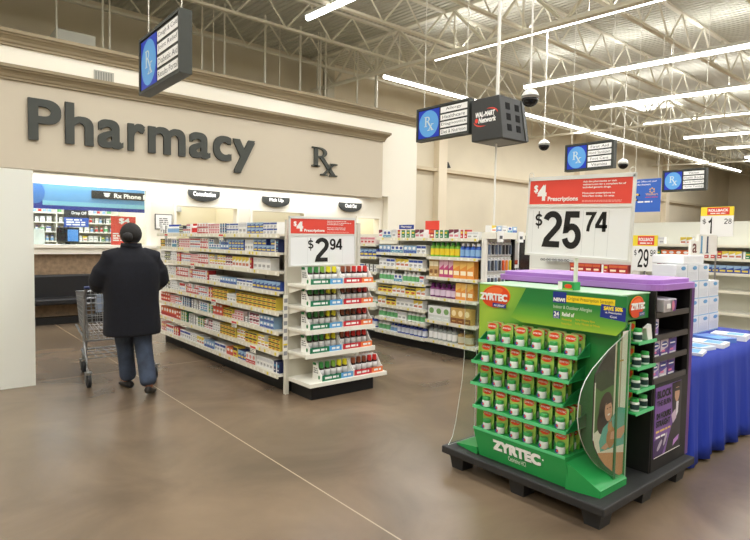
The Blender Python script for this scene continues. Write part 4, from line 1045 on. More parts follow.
def ppack(name, x, z, w, h, base, sw, lab, y=1.515, words=True):
    t = thing(name, lab, 'carton', (x, y, z), 'heartburn cartons on the black display')
    MB().box(x, x + w, y, y + .09, z + .001, z + h, base).build('body', t)
    m = MB(NY(y)); m.poly([(x, z + h * .3), (x + w, z + h * .55), (x + w, z + h), (x, z + h)], .001, sw)
    m.ellipse(x + w * .5, z + h * .72, w * .4, h * .17, .0015, .0015, NAVY, 16); m.quad(x + w * .14, x + w * .8, z + h * .68, z + h * .76, .002, PAPER)
    m.quad(x + w * .1, x + w * .9, z + h * .1, z + h * .2, .0015, PAPER); m.quad(x + w * .15, x + w * .6, z + h * .28, z + h * .4, .0015, mat((226, 120, 160), .4)); m.build('print', t)
VI = mat((86, 66, 150), .35); VL = mat((140, 110, 190), .35); SV = mat((206, 196, 214), .3)
for j in range(3): ppack('heartburn_carton', 3.49 + j * .118, ZP[0], .108, .11, (VL, SV, VI)[j], (SV, VI, DPURP)[j], '%s purple and white carton from the pole side, lowest shelf of the black display' % ordw(j + 1))
for j in range(3): ppack('heartburn_carton', 3.49 + j * .122, ZP[1], .112, .108, (VI, VI, VL)[j], (SV, SV, VI)[j], '%s violet carton from the pole side, second lowest shelf of the black display' % ordw(j + 1))
ppack('heartburn_carton', 3.485, ZP[2], .085, .11, VL, SV, 'single mauve carton on the second shelf from the purple lid')
t = thing('foil_bag', 'silver and purple carton tilted forward on the topmost shelf under the purple lid', 'carton', (3.6, 1.5, 1.126))
m = MB(); m.hexa([(3.50, 1.455, 1.145), (3.645, 1.455, 1.145), (3.655, 1.60, 1.146), (3.51, 1.60, 1.146), (3.485, 1.45, 1.225), (3.665, 1.45, 1.225), (3.665, 1.60, 1.235), (3.485, 1.60, 1.235)], mat((196, 192, 200), .3, .3)); m.build('body', t, bevel=.006)
m = MB(NY(1.4515)); m.poly([(3.6, 1.15), (3.64, 1.15), (3.65, 1.215), (3.61, 1.22), (3.58, 1.18)], .006, DPURP); m.ellipse(3.6, 1.185, .022, .03, .007, .007, mat((200, 120, 150), .4), 12); m.quad(3.51, 3.57, 1.17, 1.2, .006, PAPER); m.build('print', t)

# ================================================ blue table with white cartons
tb = thing('demo_table', 'folding table with plain white top standing behind the black display', 'table', (5.1, 2.0, 0))
MB().box(4.12, 6.1, 1.55, 2.35, .73, .755, WHITE).build('table_top', tb)
for x in (4.2, 6.0):
    for y in (1.62, 2.28): MB().tube([(x, y, 0), (x, y, .73)], .014, CHROME, 8).build('leg', tb)
CLB = mat((26, 52, 160), .75, bump=.06, bscale=50)
cm = MB(); NP = 150; per = []
x0, x1, y0, y1 = 4.1, 6.12, 1.53, 2.37
def perim(t):
    L = [(x1 - x0), (y1 - y0), (x1 - x0), (y1 - y0)]; tot = sum(L); d = t * tot
    for i, l in enumerate(L):
        if d <= l:
            return [(x0 + d, y0, 0, -1), (x1, y0 + d, 1, 0), (x1 - d, y1, 0, 1), (x0, y1 - d, -1, 0)][i]
        d -= l
    return (x0, y0, 0, -1)
rows = 8; vs = []
for r in range(rows):
    q = r / (rows - 1)
    for i in range(NP):
        px, py, nx, ny = perim(i / NP)
        w = (math.sin(i * .9) + .6 * math.sin(i * 1.7 + 1)) * .022 * q + .03 * q
        if abs(px - x0) < .05 and abs(py - y0) < .05 : w += .0
        vs.append((px + nx * w, py + ny * w, .7585 - .735 * q))
fs = [(r * NP + i, (r + 1) * NP + i, (r + 1) * NP + (i + 1) % NP, r * NP + (i + 1) % NP) for r in range(rows - 1) for i in range(NP)]
cm.add(vs, fs + [list(range(NP))], CLB)
o = cm.build('tablecloth', smooth=True); tag(o, 'royal blue cloth draped to the floor over the demo table', 'tablecloth')
so = o.modifiers.new('thick', 'SOLIDIFY'); so.thickness = .003; so.offset = 1
# white cartons on the table
def wcart(par):
    MB().box(-.115, .115, 0, .2, 0, .155, mat((232, 234, 236), .4)).build('body', par, local=True)
    m = MB(NY(0)); m.ellipse(.03, .125, .045, .017, .001, .003, mat((96, 160, 206), .4), 18)
    for i in range(8): m.quad(-.095 + i * .024, -.09 + i * .024, .02, .09, .001, mat((188, 194, 200), .4))
    m.quad(-.115, .115, 0, .01, .001, mat((150, 190, 220), .4)); m.build('print', par, local=True)
w0 = None
for r in range(4):
    for c in range(4 - (r == 3)):
        lab = 'white carton with blue tab, %s along, %s, table stack' % (ordw(c + 1), ['bottom row', 'second row up', 'third row up', 'top row'][r])
        if w0 is None:
            t = thing('white_carton', lab, 'carton', (0, 0, 0), 'white cartons stacked on the demo table'); wcart(t); w0 = t
        else: t = copy_tree(w0)
        t['label'] = lab; t.location = (5.12 + c * .245, 1.98 + r * .006, .7625 + r * .1565)
wc = MB().box(5.22, 5.66, 2.02, 2.3, 1.39, 1.47, mat((236, 238, 240), .4)).build('display_riser', bevel=.01); tag(wc, 'flat white riser box on top of the carton stack', 'box')
t = thing('letter_board', 'white board with large serif letters on top of the carton stack', 'sign', (5.65, 2.06, 1.471))
m = MB(NY(2.06)); m.prism([(5.40, 1.4712), (5.57, 1.4712), (5.57, 1.60), (5.40, 1.60)], 0, .02, WHITE); m.prism([(5.57, 1.4712), (6.02, 1.4712), (6.02, 1.66), (5.57, 1.66)], 0, .02, WHITE); m.build('board', t)
MB(NY(2.06)).text('a', 5.435, 5.535, 1.49, 1.575, .021, mat((110, 50, 40), .5), bold=.01, res=6).build('letter', t)
for u, cc in ((5.64, (100, 160, 200)), (5.78, (50, 60, 90))):
    m = MB(NY(2.06)); m.quad(u - .02, u + .02, 1.49, 1.645, .021, mat(cc, .5)); m.quad(u - .04, u + .04, 1.485, 1.493, .021, mat(cc, .5)); m.build('letter', t)
for i, (x, y, a, c) in enumerate(((4.42, 1.68, .2, (236, 238, 240)), (4.66, 1.72, -.15, (216, 226, 236)), (4.9, 1.69, .1, (240, 240, 236)), (5.16, 1.74, -.3, (90, 130, 200)), (5.42, 1.70, .15, (238, 240, 240)))):
    t = thing('leaflet_stack', '%s stack of leaflets along the table edge, %s from the purple display' % ('blue' if i == 3 else 'white', ordw(i + 1)), 'leaflets', (x, y, .7625), 'leaflets on the demo table', a)
    MB().box(-.1, .1, -.13, .13, 0, .02 + .006 * i, mat(c, .5)).build('sheets', t, local=True)
    m = MB().add([(-.08, -.1, .0206 + .006 * i), (.08, -.1, .0206 + .006 * i), (.08, .02, .0206 + .006 * i), (-.08, .02, .0206 + .006 * i)], [(0, 1, 2, 3)], LBLUE); m.build('print', t, local=True)

# ===================================================== second gondola (vitamins)
g2 = thing('gondola_shelving', 'white wall of vitamin shelving beyond the end cap', 'shelving', (5.9, 6.2, 0))
MB().box(5.66, 6.1, 4.66, 7.9, 0, .11, BLACK).build('kick_base', g2)
MB().box(6.08, 6.12, 4.64, 7.92, .11, 1.66, BACKP).build('back_panel', g2)
SEC = [(4.65, 5.58), (5.58, 6.68), (6.68, 7.9)]
for y in (4.65, 5.58, 6.68, 7.9): MB().box(6.06, 6.14, y - .015, y + .015, 0, 1.68, STEEL).build('upright', g2)
Z2 = [[1.6, 1.345, 1.065, .78, .455, .18], [1.6, 1.375, 1.165, .945, .765, .575, .375, .17], [1.5, 1.30, 1.06, .8, .5, .18]]
PR2 = [
 [[('sk', 1, 1, .6), ('gw', 3, 1, .8), ('mw', 2), ('rw', 2, 1, .7), ('pw', 3, 1, 1, .7), ('lW', 1, 1, .8, .6), ('gw', 2, 1, .7)],
  [('gB', 6, 1, .9), ('bB', 5, 1, .9)],
  [('tC', 2), ('tP', 3, 1, .9), ('tO', 4), ('lW', 2, 1, .7, 1.1)],
  [('vB', 5, 1, .95), ('tO', 6, 1, .85, .95)],
  [('lW', 3, 1, .9), ('bC', 5, 1, .95)],
  [('cB', 6, 1, .9), ('jB', 4, 1, .8)]],
 [[('mw', 1), ('tl', 2), ('pw', 1), ('rw', 1), ('gw', 3), ('mw', 2), ('pk', 1)],
  [('bw', 3), ('tl', 3), ('bw', 3), ('wb', 2)],
  [('pw', 2), ('wb', 2), ('yw', 3), ('wb', 3)],
  [('wG', 4), ('tl', 2), ('wG', 4), ('wr', 2)],
  [('yk', 3), ('yw', 3), ('yk', 2), ('yw', 2)],
  [('yw', 2), ('yk', 2), ('pw', 4), ('yw', 2)],
  [('wG', 5), ('pw', 2), ('wG', 5)],
  [('wG', 3), ('wB', 2), ('nB', 8)]],
 [[('pw', 3), ('mw', 4), ('pk', 5)], [('nb', 3), ('ow', 3), ('bl', 6)], [('pw', 4), ('wb', 5), ('wk', 3)], [('yw', 6), ('pw', 5)], [('wG', 6), ('wB', 6)], [('nB', 12)]],
]
SN3 = ['near', 'middle', 'far']
for si, (ya, yb) in enumerate(SEC):
    for zi, z in enumerate(Z2[si]):
        shelf_nx(g2, 5.6, 6.07, ya + .003, yb - .003, z)
        zn = (['top', 'second', 'third', 'fourth', 'fifth', 'bottom'] if len(Z2[si]) == 6 else SHN)[zi]
        fillx(PR2[si][zi], 5.62, z + .001, yb - .02, ya + .01, lambda d, n: '%s, %s along the %s shelf, %s vitamin bay' % (d, ordw(n), zn, SN3[si]), 'goods on the %s bay of the vitamin shelving' % SN3[si], 'vit', loop=True)
t = thing('topper_sign', 'small blue topper sign on the vitamin shelving', 'sign', (5.8, 6.5, 1.601))
m = MB(NX(5.85)); m.prism([(-6.42, 1.735), (-6.10, 1.735), (-6.10, 1.80), (-6.42, 1.80)], 0, .01, mat((36, 60, 150), .4)); m.text('Pharmacy', -6.38, -6.14, 1.748, 1.788, .011, PAPER, bold=.02); m.build('panel', t)
MB().box(5.85, 5.86, 6.25, 6.27, 1.601, 1.735, STEEL).build('stem', t)
t = thing('topper_sign', 'plain red topper card on the vitamin shelving', 'sign', (5.9, 6.05, 1.601))
MB(NX(5.98)).prism([(-5.98, 1.66), (-5.7, 1.66), (-5.7, 1.86), (-5.98, 1.86)], 0, .01, RED).build('panel', t); MB().box(5.98, 5.99, 5.83, 5.85, 1.601, 1.66, STEEL).build('stem', t)

# ===================================================== third run : carded goods and snacks
pg = thing('pegboard_end', 'white pegboard end panel of carded accessories at the end of the vitamin shelving', 'pegboard', (5.95, 4.6, 0))
MB().box(5.64, 6.25, 4.60, 4.625, .0, 1.60, mat((226, 226, 220), .6)).build('pegboard', pg)
MB().box(5.64, 6.25, 4.40, 4.625, 1.60, 1.685, SHELFW).build('canopy', pg)
for x in (5.645, 6.215): MB().box(x, x + .03, 4.55, 4.6, .0, 1.60, WHITE if x < 6 else BLACK).build('upright', pg)
random.seed(11)
KC = [(70, 72, 80), (90, 104, 124), (130, 112, 104), (110, 126, 150), (60, 62, 70)]
for r, (z, h) in enumerate(((1.38, .18), (1.17, .19), (.96, .17))):
    for c in range(7):
        x = 5.715 + c * .073
        o = thing('carded_accessory', '%s carded accessory from the shelf side, %s peg row of the pegboard' % (ordw(c + 1), ['top', 'middle', 'lowest'][r]), 'carded accessory', (x, 4.57, z), 'carded goods on the pegboard')
        col = [(226, 96, 50), (240, 140, 60), (214, 206, 70)][c - 4] if r == 1 and c > 3 else random.choice(KC)
        MB().box(x - .03, x + .03, 4.57, 4.574, z, z + h, mat((236, 238, 238), .5)).build('card', o)
        MB().box(x - .017, x + .017, 4.545, 4.569, z + .02, z + h * .8, mat(col, .35)).build('blister', o, bevel=.006)
        MB().tube([(x, 4.54, z + h - .01), (x, 4.598, z + h - .008)], .003, CHROME, 5).build('peg', o)
for i, x in enumerate((5.7, 6.12)):
    o = MB().box(x - .05, x + .05, 4.37, 4.39, 1.56, 1.70, PAPER).add([(x - .03, 4.369, 1.6), (x + .03, 4.369, 1.6), (x + .03, 4.369, 1.64), (x - .03, 4.369, 1.64)], [(0, 1, 2, 3)], mat((90, 92, 96), .5)).build('price_card_sign'); tag(o, 'small white price card on the pegboard canopy, %s' % ('shelf side' if i == 0 else 'pole side'), 'sign')
for i, (k, x) in enumerate((('yw', 5.72), ('bw', 5.83), ('pw', 5.94), ('tl', 6.05), ('bw', 6.16))):
    put(k, x, 4.60, 1.686, 0, '%s, %s from the shelf side, on the pegboard canopy' % (DES[k][0], ordw(i + 1)), 'overstock on the pegboard canopy', 'ovr', .7, 1)
su = thing('sunglasses_stand', 'tall stand with mirror strip and black panel beside the pegboard', 'stand', (6.7, 4.8, 0))
MB().box(6.44, 6.66, 4.78, 4.80, .02, 1.62, mat((222, 224, 220), .5)).build('white_panel', su)
MB().box(6.50, 6.62, 4.772, 4.78, 1.25, 1.58, mat((206, 210, 210), .06, 1.0)).build('mirror', su)
MB().box(6.67, 6.90, 4.77, 4.82, .02, 1.66, BLACKG).build('black_panel', su)
MB().box(6.42, 6.92, 4.74, 5.0, 0, .02, BLACK).build('base', su); MB().box(6.42, 6.92, 4.76, 4.83, 1.662, 1.70, SHELFW).build('top_rail', su)
for q in range(3): MB().tube([(6.52 + q * .05, 4.75, 1.05), (6.54 + q * .05, 4.76, 1.2)], .012, mat((70, 72, 76), .4), 6).build('hanging_case', su)
g3 = thing('snack_shelving', 'white shelving run with red snacks behind the purple lid', 'shelving', (7.6, 4.2, 0))
MB().box(7.44, 7.9, 3.5, 5.3, 0, .12, BLACK).build('kick_base', g3)
MB().box(7.56, 7.6, 3.5, 5.3, .12, 1.55, mat((214, 214, 208), .6)).build('back_panel', g3)
for y in (5.27, 3.5): MB().box(7.40, 7.56, y, y + .03, .12, 1.55, WHITE).build('upright', g3)
for z in (1.16, .8, .5, .2): shelf_nx(g3, 7.36, 7.56, 3.54, 5.26, z)
fillx([('sk', 4, 1, .8), ('rw', 1), ('sk', 3, 1, .9), ('ow', 1), ('sk', 3, 1, .8)], 7.38, 1.161, 4.42, 3.56, lambda d, n: '%s, %s from the glasses rack behind the purple lid' % (d, ordw(n)), 'snack cartons behind the purple lid', 'snk')
for c in range(5):
    y = 4.9 - c * .1
    o = thing('reading_glasses', '%s pair of dark reading glasses from the black panel, on the rack' % ordw(c + 1), 'glasses', (7.45, y, 1.3), 'reading glasses on the rack')
    m = MB(NX(7.43))
    for s_ in (-1, 1):
        m.tube([(-y + s_ * .022 + .018 * math.cos(a), 1.31 + .014 * math.sin(a), 0) for a in [2 * PI * i / 12 for i in range(12)]], .004, INK, 5, closed=True)
    m.tube([(-y - .005, 1.313, 0), (-y + .005, 1.313, 0)], .003, INK, 5); m.build('frame', o)
    m = MB()
    for s_ in (-1, 1): m.tube([(7.43, y + s_ * .04, 1.313), (7.53, y + s_ * .04, 1.31)], .003, INK, 5)
    m.build('temple', o)
mk = thing('glasses_rack', 'clear grey rack strip holding reading glasses', 'rack', (7.5, 4.65, 1.25))
MB().box(7.54, 7.559, 4.42, 4.91, 1.25, 1.40, mat((206, 206, 202), .4)).build('backing', mk); MB().box(7.44, 7.54, 4.44, 4.90, 1.288, 1.292, mat((220, 222, 220), .3)).build('ledge', mk)

# far run on the far side of the table
g4 = thing('gondola_shelving', 'far pale shelving with small cartons below the blue poster', 'shelving', (10.2, 4, 0))
MB().box(10.06, 10.5, 1.5, 5.5, 0, .12, BLACK).build('kick_base', g4)
MB().box(10.44, 10.48, 1.5, 5.5, .12, 1.97, mat((222, 222, 210), .6)).build('back_panel', g4)
ZF = [1.58, 1.36, 1.13, .85, .5, .18]
for z in ZF: shelf_nx(g4, 10.0, 10.44, 1.5, 5.5, z, tags=False)
FR = [[('pw', 2), ('_', .2), ('dk', 2), ('pw', 3), ('_', .25), ('yw', 2)], [('wk', 3), ('pw', 3), ('gw', 2), ('ow', 4), ('pk', 2), ('rw', 3), ('yw', 3), ('gw', 4), ('pw', 6)], [('nb', 3), ('wk', 3), ('mw', 4), ('pw', 3), ('rw', 3), ('bl', 6), ('wb', 4), ('pw', 5)]]
for z, spec, nm in zip(ZF, FR, ('top', 'second', 'third')):
    fillx(spec, 10.02, z + .001, 5.1, 2.4, lambda d, n: '%s, %s along the %s shelf below the blue poster' % (d, ordw(n), nm), 'small goods on the far shelving', 'far')

# roll back sign and partly seen price sign
def small_sign(T, par, price, w, h, sup):
    m = MB(T); m.prism([(-w / 2, 0), (w / 2, 0), (w / 2, h * .7), (-w / 2, h * .7)], -.008, .008, PAPER); m.build('price_panel', par)
    m = MB(T); m.prism([(-w / 2, h * .7), (w / 2, h * .7), (w / 2, h), (-w / 2, h)], -.008, .008, YEL); m.quad(-w / 2 + w * .2, w / 2 - w * .12, h * .73, h * .98, .0085, RED); m.text('ROLLBACK', -w * .26, w * .34, h * .84, h * .93, .009, PAPER, bold=.04); m.lines(-w * .2, w * .3, h * .75, h * .81, 1, .009, PAPER); m.build('header', par)
    m = MB(T); stroke(m, '$', -w * .44, -w * .31, h * .42, h * .6, .009, INK, .13)
    for i, ch in enumerate(price): stroke(m, ch, -w * .27 + i * w * .235, -w * .05 + i * w * .235, h * .1, h * .62, .009, INK, .14)
    for i, ch in enumerate(sup): stroke(m, ch, w * .23 + i * w * .12, w * .34 + i * w * .12, h * .42, h * .6, .009, INK, .13)
    m.build('price_digits', par)
t = thing('price_sign', 'small rollback price sign reading $29.98 beyond the purple lid', 'sign', (7.3, 3.33, 0))
small_sign(NX(7.28, 3.30, 1.22), t, '29', .31, .46, '98'); MB().tube([(7.3, 3.30, .02), (7.3, 3.30, 1.3)], .012, CHROME, 8).build('pole', t); MB().lathe([(.13, 0), (.13, .015), (.03, .025)], CHROME, 16, (7.3, 3.3, 0)).build('base', t)
t = thing('price_sign', 'rollback sign showing a $1 price above the white letter board', 'sign', (8, 2.72, 0))
small_sign(NX(7.98, 2.72, 1.68), t, '1', .38, .38, '28'); MB().tube([(8, 2.72, .02), (8, 2.72, 1.75)], .012, CHROME, 8).build('pole', t); MB().lathe([(.14, 0), (.14, .015), (.03, .025)], CHROME, 16, (8, 2.72, 0)).build('base', t)
# blue hanging poster
t = thing('hanging_poster', 'blue hanging poster with yellow emblem before the tan rear wall', 'poster', (9, 4.1, 2.1))
m = MB(NX(9)); m.prism([(-4.33, 2.08), (-3.87, 2.08), (-3.87, 2.60), (-4.33, 2.60)], 0, .012, mat((58, 104, 196), .45)); m.build('panel', t)
m = MB(NX(9)); m.text('Special Offers on your', -4.31, -3.93, 2.54, 2.575, .013, PAPER, bold=.01); m.text('Get the Answers', -4.31, -4.03, 2.50, 2.53, .013, PAPER, bold=.01)
m.build('headline', t); m = MB(NX(9))
for i in range(6):
    a = PI / 2 + i * PI / 3; m.ellipse(-4.0 + .035 * math.cos(a), 2.415 + .035 * math.sin(a), .012, .012, .013, .013, mat((246, 190, 50), .4), 10)
m.text('Walmart', -4.1, -3.91, 2.34, 2.375, .013, mat((246, 190, 50), .4)); m.lines(-4.1, -3.9, 2.30, 2.32, 1, .013, mat((220, 70, 60), .4)); m.build('emblem', t); m = MB(NX(9)); m.lines(-4.22, -3.98, 2.22, 2.26, 1, .013, PAPER); m.build('footer_line', t); m = MB(NX(9))
for a, b_ in ((-4.28, 2.32), (-4.23, 2.36), (-4.26, 2.28)): m.ellipse(a, b_, .022, .018, .013, .013, mat((240, 200, 90), .4), 12); m.ellipse(a + .03, b_ - .01, .014, .014, .0135, .0135, K_ and INK, 10)
m.build('print', t)
for y in (3.92, 4.28): MB().tube([(9.0, y, 2.6), (9.0, y, zdeck(y) - .7)], .004, STEEL, 4).build('hanger', t)

# ===================================================== hanging directory signs
def dir_sign(x, yc, w, z0, h, words, lab, extra=None):
    t = thing('directory_sign', lab, 'sign', (x, yc, z0), 'hanging department signs')
    T = NX(x, yc, z0); d = .1; b = .028
    f = MB(T)
    for a in ((-w / 2, -w / 2 + b, 0, h), (w / 2 - b, w / 2, 0, h), (-w / 2 + b, w / 2 - b, 0, b), (-w / 2 + b, w / 2 - b, h - b, h)):
        f.prism([(a[0], a[2]), (a[1], a[2]), (a[1], a[3]), (a[0], a[3])], -d, .012, CHAR)
    f.prism([(-w / 2 + b, b), (w / 2 - b, b), (w / 2 - b, h - b), (-w / 2 + b, h - b)], -d + .01, -.004, mat((50, 52, 50), .5)); f.build('frame', t)
    u1 = -w / 2 + b + w * .42
    m = MB(T); m.prism([(-w / 2 + b + .012, b + .012), (u1, b + .012), (u1, h - b - .012), (-w / 2 + b + .012, h - b - .012)], -.003, .001, BLUE)
    cu = (-w / 2 + b + .012 + u1) / 2; rr = (u1 + w / 2 - b) / 2 * .92
    m.ellipse(cu, h / 2, min(rr, w * .2), h * .4, .0015, .0015, LBLUE, 30); m.build('picture_panel', t)
    m = MB(T); rx(m, cu - w * .085, cu + w * .1, h * .29, h * .72, .0025, .0025, mat((206, 222, 226), .4)); m.build('symbol', t)
    n_ = 4; s0 = (h - 2 * b - .01) / n_
    for i, wd in enumerate(words):
        vb = h - b - .008 - (i + 1) * s0 + s0 * .12
        m = MB(T); m.prism([(u1 + .03, vb), (w / 2 - b - .012, vb), (w / 2 - b - .012, vb + s0 * .76), (u1 + .03, vb + s0 * .76)], -.003, .003, PAPER)
        L_ = w / 2 - b - .012 - u1 - .03; q = min(.92, .085 * len(wd)) * L_; c = u1 + .03 + L_ / 2
        m.text(wd, c - q / 2, c + q / 2, vb + s0 * .16, vb + s0 * .62, .0042, mat((66, 68, 70), .5), bold=.0, res=2); m.build('name_strip', t)
    for u in (-w * .4, w * .4):
        p = T @ Vector((u, h, -d / 2)); MB().tube([p, (p.x, p.y, zdeck(p.y) - .7)], .006, STEEL, 5).build('hanger', t)
    return t
dir_sign(1.78, 5.24, 1.06, 2.93, .53, ('Cough & Cold', 'Joint Relief', 'Diabetic Aid', 'Results Portal'), 'nearest dark framed Rx sign hanging over the pharmacy cornice')
dir_sign(6.0, 5.72, 1.04, 3.06, .49, ('Allergy', 'Healthcare', 'Diagnostics', 'Diet & Nutrition'), 'dark framed Rx sign hanging beside the black cube')
dir_sign(8.8, 4.99, .87, 2.80, .46, ('First Aid', 'Hand Sanitizer', 'Foot Care', 'Vitamins'), 'dark framed Rx sign hanging above the red price header')
dir_sign(11.6, 4.57, .80, 2.62, .42, ('Vision', 'Health Books', 'Family Planning', 'Home Testing'), 'smallest dark framed Rx sign hanging beyond the blue poster')
# black video cube
cu = thing('video_cube', 'black hanging cube with red and white lettering and six square holes', 'television cube', (6.3, 4.9, 2.92))
SHL = mat((56, 57, 56), .5)
m = MB(); m.hexa([(6.0, 4.62, 2.93), (6.56, 4.62, 2.93), (6.6, 5.15, 2.93), (6.0, 5.15, 2.93), (6.0, 4.70, 3.50), (6.5, 4.70, 3.50), (6.55, 5.17, 3.50), (6.0, 5.17, 3.50)], SHL); m.build('housing', cu, bevel=.01)
m = MB(NX(5.997)); 
m.text('WAL-MART', -5.09, -4.76, 3.245, 3.315, .002, PAPER, bold=.05, shear=.1); m.text('Network', -5.03, -4.74, 3.165, 3.24, .002, PAPER, bold=.04, shear=.1); m.ellipse(-5.065, 3.205, .028, .032, .002, .002, RED, 16)
def swoosh(a0, a1, cuu, cvv, ru, rv, th):
    P = []; Q = []
    for i in range(13):
        a = a0 + (a1 - a0) * i / 12; tk = th * math.sin(PI * i / 12) + .001
        P.append((cuu + (ru + tk) * math.cos(a), cvv + (rv + tk) * math.sin(a))); Q.append((cuu + ru * math.cos(a), cvv + rv * math.sin(a)))
    pts = P + Q[::-1]
    for i in range(12):
        q = [P[i], P[i + 1], Q[i + 1], Q[i]]
        ar = sum(q[j][0] * q[(j + 1) % 4][1] - q[(j + 1) % 4][0] * q[j][1] for j in range(4))
        m.poly(q if ar > 0 else q[::-1], .002, RED)
swoosh(.1, 1.5, -4.91, 3.26, .2, .085, .018); swoosh(PI + .1, PI + 1.6, -4.91, 3.2, .2, .075, .018)
m.build('logo', cu)
# near face (towards -Y) slants slightly: holes
Th = Matrix(((1, 0, 0, 0), (0, math.sin(.14), -math.cos(.14), 4.62), (0, math.cos(.14), math.sin(.14), 2.93), (0, 0, 0, 1)))
m = MB(Th)
for c in range(2):
    for r in range(3): MB(Th).prism([(6.12 + c * .2, .11 + r * .145), (6.21 + c * .2, .11 + r * .145), (6.21 + c * .2, .2 + r * .145), (6.12 + c * .2, .2 + r * .145)], -.004, .005, mat((6, 6, 6), .9)).build('vent_hole', cu)
m = MB(Th).prism([(6.50, .01), (6.56, .01), (6.53, .56), (6.47, .56)], .001, .012, mat((86, 88, 86), .5)); m.build('edge_strip', cu)
MB().box(6.04, 6.5, 4.68, 5.10, 2.925, 2.9295, mat((120, 122, 116), .4)).build('bottom_grille', cu)
MB().box(6.03, 6.08, 5.13, 5.158, 3.1, 3.5, CHAR).build('sign_arm', cu)
MB().tube([(6.3, 4.96, 3.5), (6.3, 4.96, zdeck(5) - .7)], .025, WHITE, 10).build('pole', cu)
for x, y in ((6.06, 5.1), (6.46, 4.76)): MB().tube([(x, y, 3.5), (6.3, 4.96, 3.9)], .004, STEEL, 4).build('cable', cu)
o = MB().tube([(6.3, 4.96, .001), (6.3, 4.96, 2.924)], .014, mat((232, 230, 220), .4), 8).build('power_pole'); tag(o, 'thin white power pole rising behind the vitamin shelving to the black cube', 'pole')
# dome cameras
for (x, y, z), lab, r in (((6.02, 4.23, 3.37), 'largest white and black dome camera, hanging beside the black cube', .11), ((10.5, 6.99, 3.66), 'middle dome camera hanging left of the second Rx sign on a thin rod', .12), ((13.79, 6.88, 3.58), 'dome camera hanging between the two farther Rx signs', .13)):
    t = thing('dome_camera', lab, 'camera', (x, y, z), 'ceiling dome cameras')
    pr = [(.003, r * 1.0)] + [(r * math.sin(a), r * math.cos(a)) for a in [PI / 2 * i / 6 for i in range(1, 7)]]
    MB().lathe([(r, -.01), (r, .02)] + [(q[0], q[1]) for q in pr[::-1]], mat((226, 226, 220), .4), 20, (x, y, z)).build('housing', t, smooth=True)
    MB().lathe([(r * .93 * math.sin(a) + .002, -.01 - r * .93 * math.cos(a)) for a in [PI / 2 * i / 6 for i in range(7)]], BLACKG, 20, (x, y, z)).build('dome', t, smooth=True)
    MB().tube([(x, y, z + r - .01), (x, y, zdeck(y) - .7)], .012, WHITE, 8).build('ceiling_rod', t)
# conduits above the pharmacy
for i, (x, r) in enumerate(((2.3, .016), (3.13, .02), (3.26, .02), (5.22, .022), (5.49, .016), (5.76, .022), (6.82, .03), (7.23, .012), (7.83, .03), (8.38, .012), (8.45, .022), (8.62, .022), (9.69, .022), (10.38, .045))):
    o = MB().tube([(x, 12.5, 3.02), (x, 12.5, 7.0)], r, mat((216, 212, 196), .5), 8).build('ceiling_conduit')
    tag(o, '%s vertical white conduit above the pharmacy roof, counted from the letter P' % ordw(i + 1), 'conduit', 'conduits above the pharmacy')
o = MB().box(2.3, 3.02, 12.6, 13.2, 3.02, 5.6, mat((196, 196, 184), .5)).build('duct_box', bevel=.01); tag(o, 'pale upright duct box above the cornice near the first Rx sign', 'duct')
o = MB().hexa([(15.85, 14.72, 4.38), (16.0, 14.72, 4.38), (16.0, 14.99, 4.38), (15.85, 14.99, 4.38), (15.85, 14.8, 4.6), (15.95, 14.8, 4.6), (15.95, 14.99, 4.6), (15.85, 14.99, 4.6)], BLACK).build('wall_speaker'); tag(o, 'small black speaker on the ledge of the tan rear wall', 'speaker')

# ================================ pharmacy stock (seen through the window)
ps = thing('stock_shelving', 'white stock shelving along the rear of the pharmacy', 'shelving', (2, 14, 0))
MB().box(0, 3.84, 14.5, 14.55, 0, 2.2, BACKP).build('back_panel', ps)
ZQ = [1.22, 1.42, 1.63, 1.84, 2.05]
for z in ZQ: MB().box(0, 3.84, 14.1, 14.5, z - .02, z, SHELFW).build('shelf', ps)
for x in (0.0, 1.27, 2.54, 3.82): MB().box(x, x + .02, 14.1, 14.5, 0, 2.25, SHELFW).build('upright', ps)
random.seed(5)
for zi, z in enumerate(ZQ):
    x = 1.9; n = 0
    while x < 3.7:
        k = random.choice(['wB', 'wB', 'pw', 'wG', 'wb', 'wk', 'rB'] if zi != 1 else ['yw', 'wB', 'pw', 'gw'])
        w = dwid(k); n += 1
        if not (x - .005 < 2.54 < x + w + .005 or x - .005 < 2.57 < x + w + .005):
            put(k, x + w / 2, 14.28, z + .001, 0, '%s, %s from the monitor side, %s pharmacy shelf up' % (DES[k][0], ordw(n), ordw(zi + 1)), 'stock on the pharmacy shelves', 'stk')
        x += w + random.uniform(.01, .05)

# ================================================================ shopping cart
ca = thing('shopping_cart', 'grey wire shopping cart pushed by the shopper', 'cart', (1.74, 6.2, 0))
CA0 = True
WIR = mat((142, 144, 146), .35, .7)
bk = MB()
RL, RR, FL, FR_ = (1.46, 6.36), (2.02, 6.36), (1.52, 7.1), (1.96, 7.1)
zt = {0: .97, 1: .91}; zb = {0: .45, 1: .54}
def lerp(a, b, t): return tuple(a[i] + (b[i] - a[i]) * t for i in range(len(a)))
def P3(side, t, v):   # side 0 left 1 right; t rear->front; v 0 bottom..1 top
    a, b_ = ((RL, FL), (RR, FR_))[side]
    x, y = lerp(a, b_, t); xb = x + (.03 if side == 0 else -.03) * (1 - v)
    z = (zb[0] + (zb[1] - zb[0]) * t) * (1 - v) + (zt[0] + (zt[1] - zt[0]) * t) * v
    return (xb, y, z)
for v in [i / 8 for i in range(9)]:
    bk.tube([P3(0, 0, v), P3(0, 1, v), P3(1, 1, v), P3(1, 0, v)], .0075 if v == 1 else .004, WIR, 5)
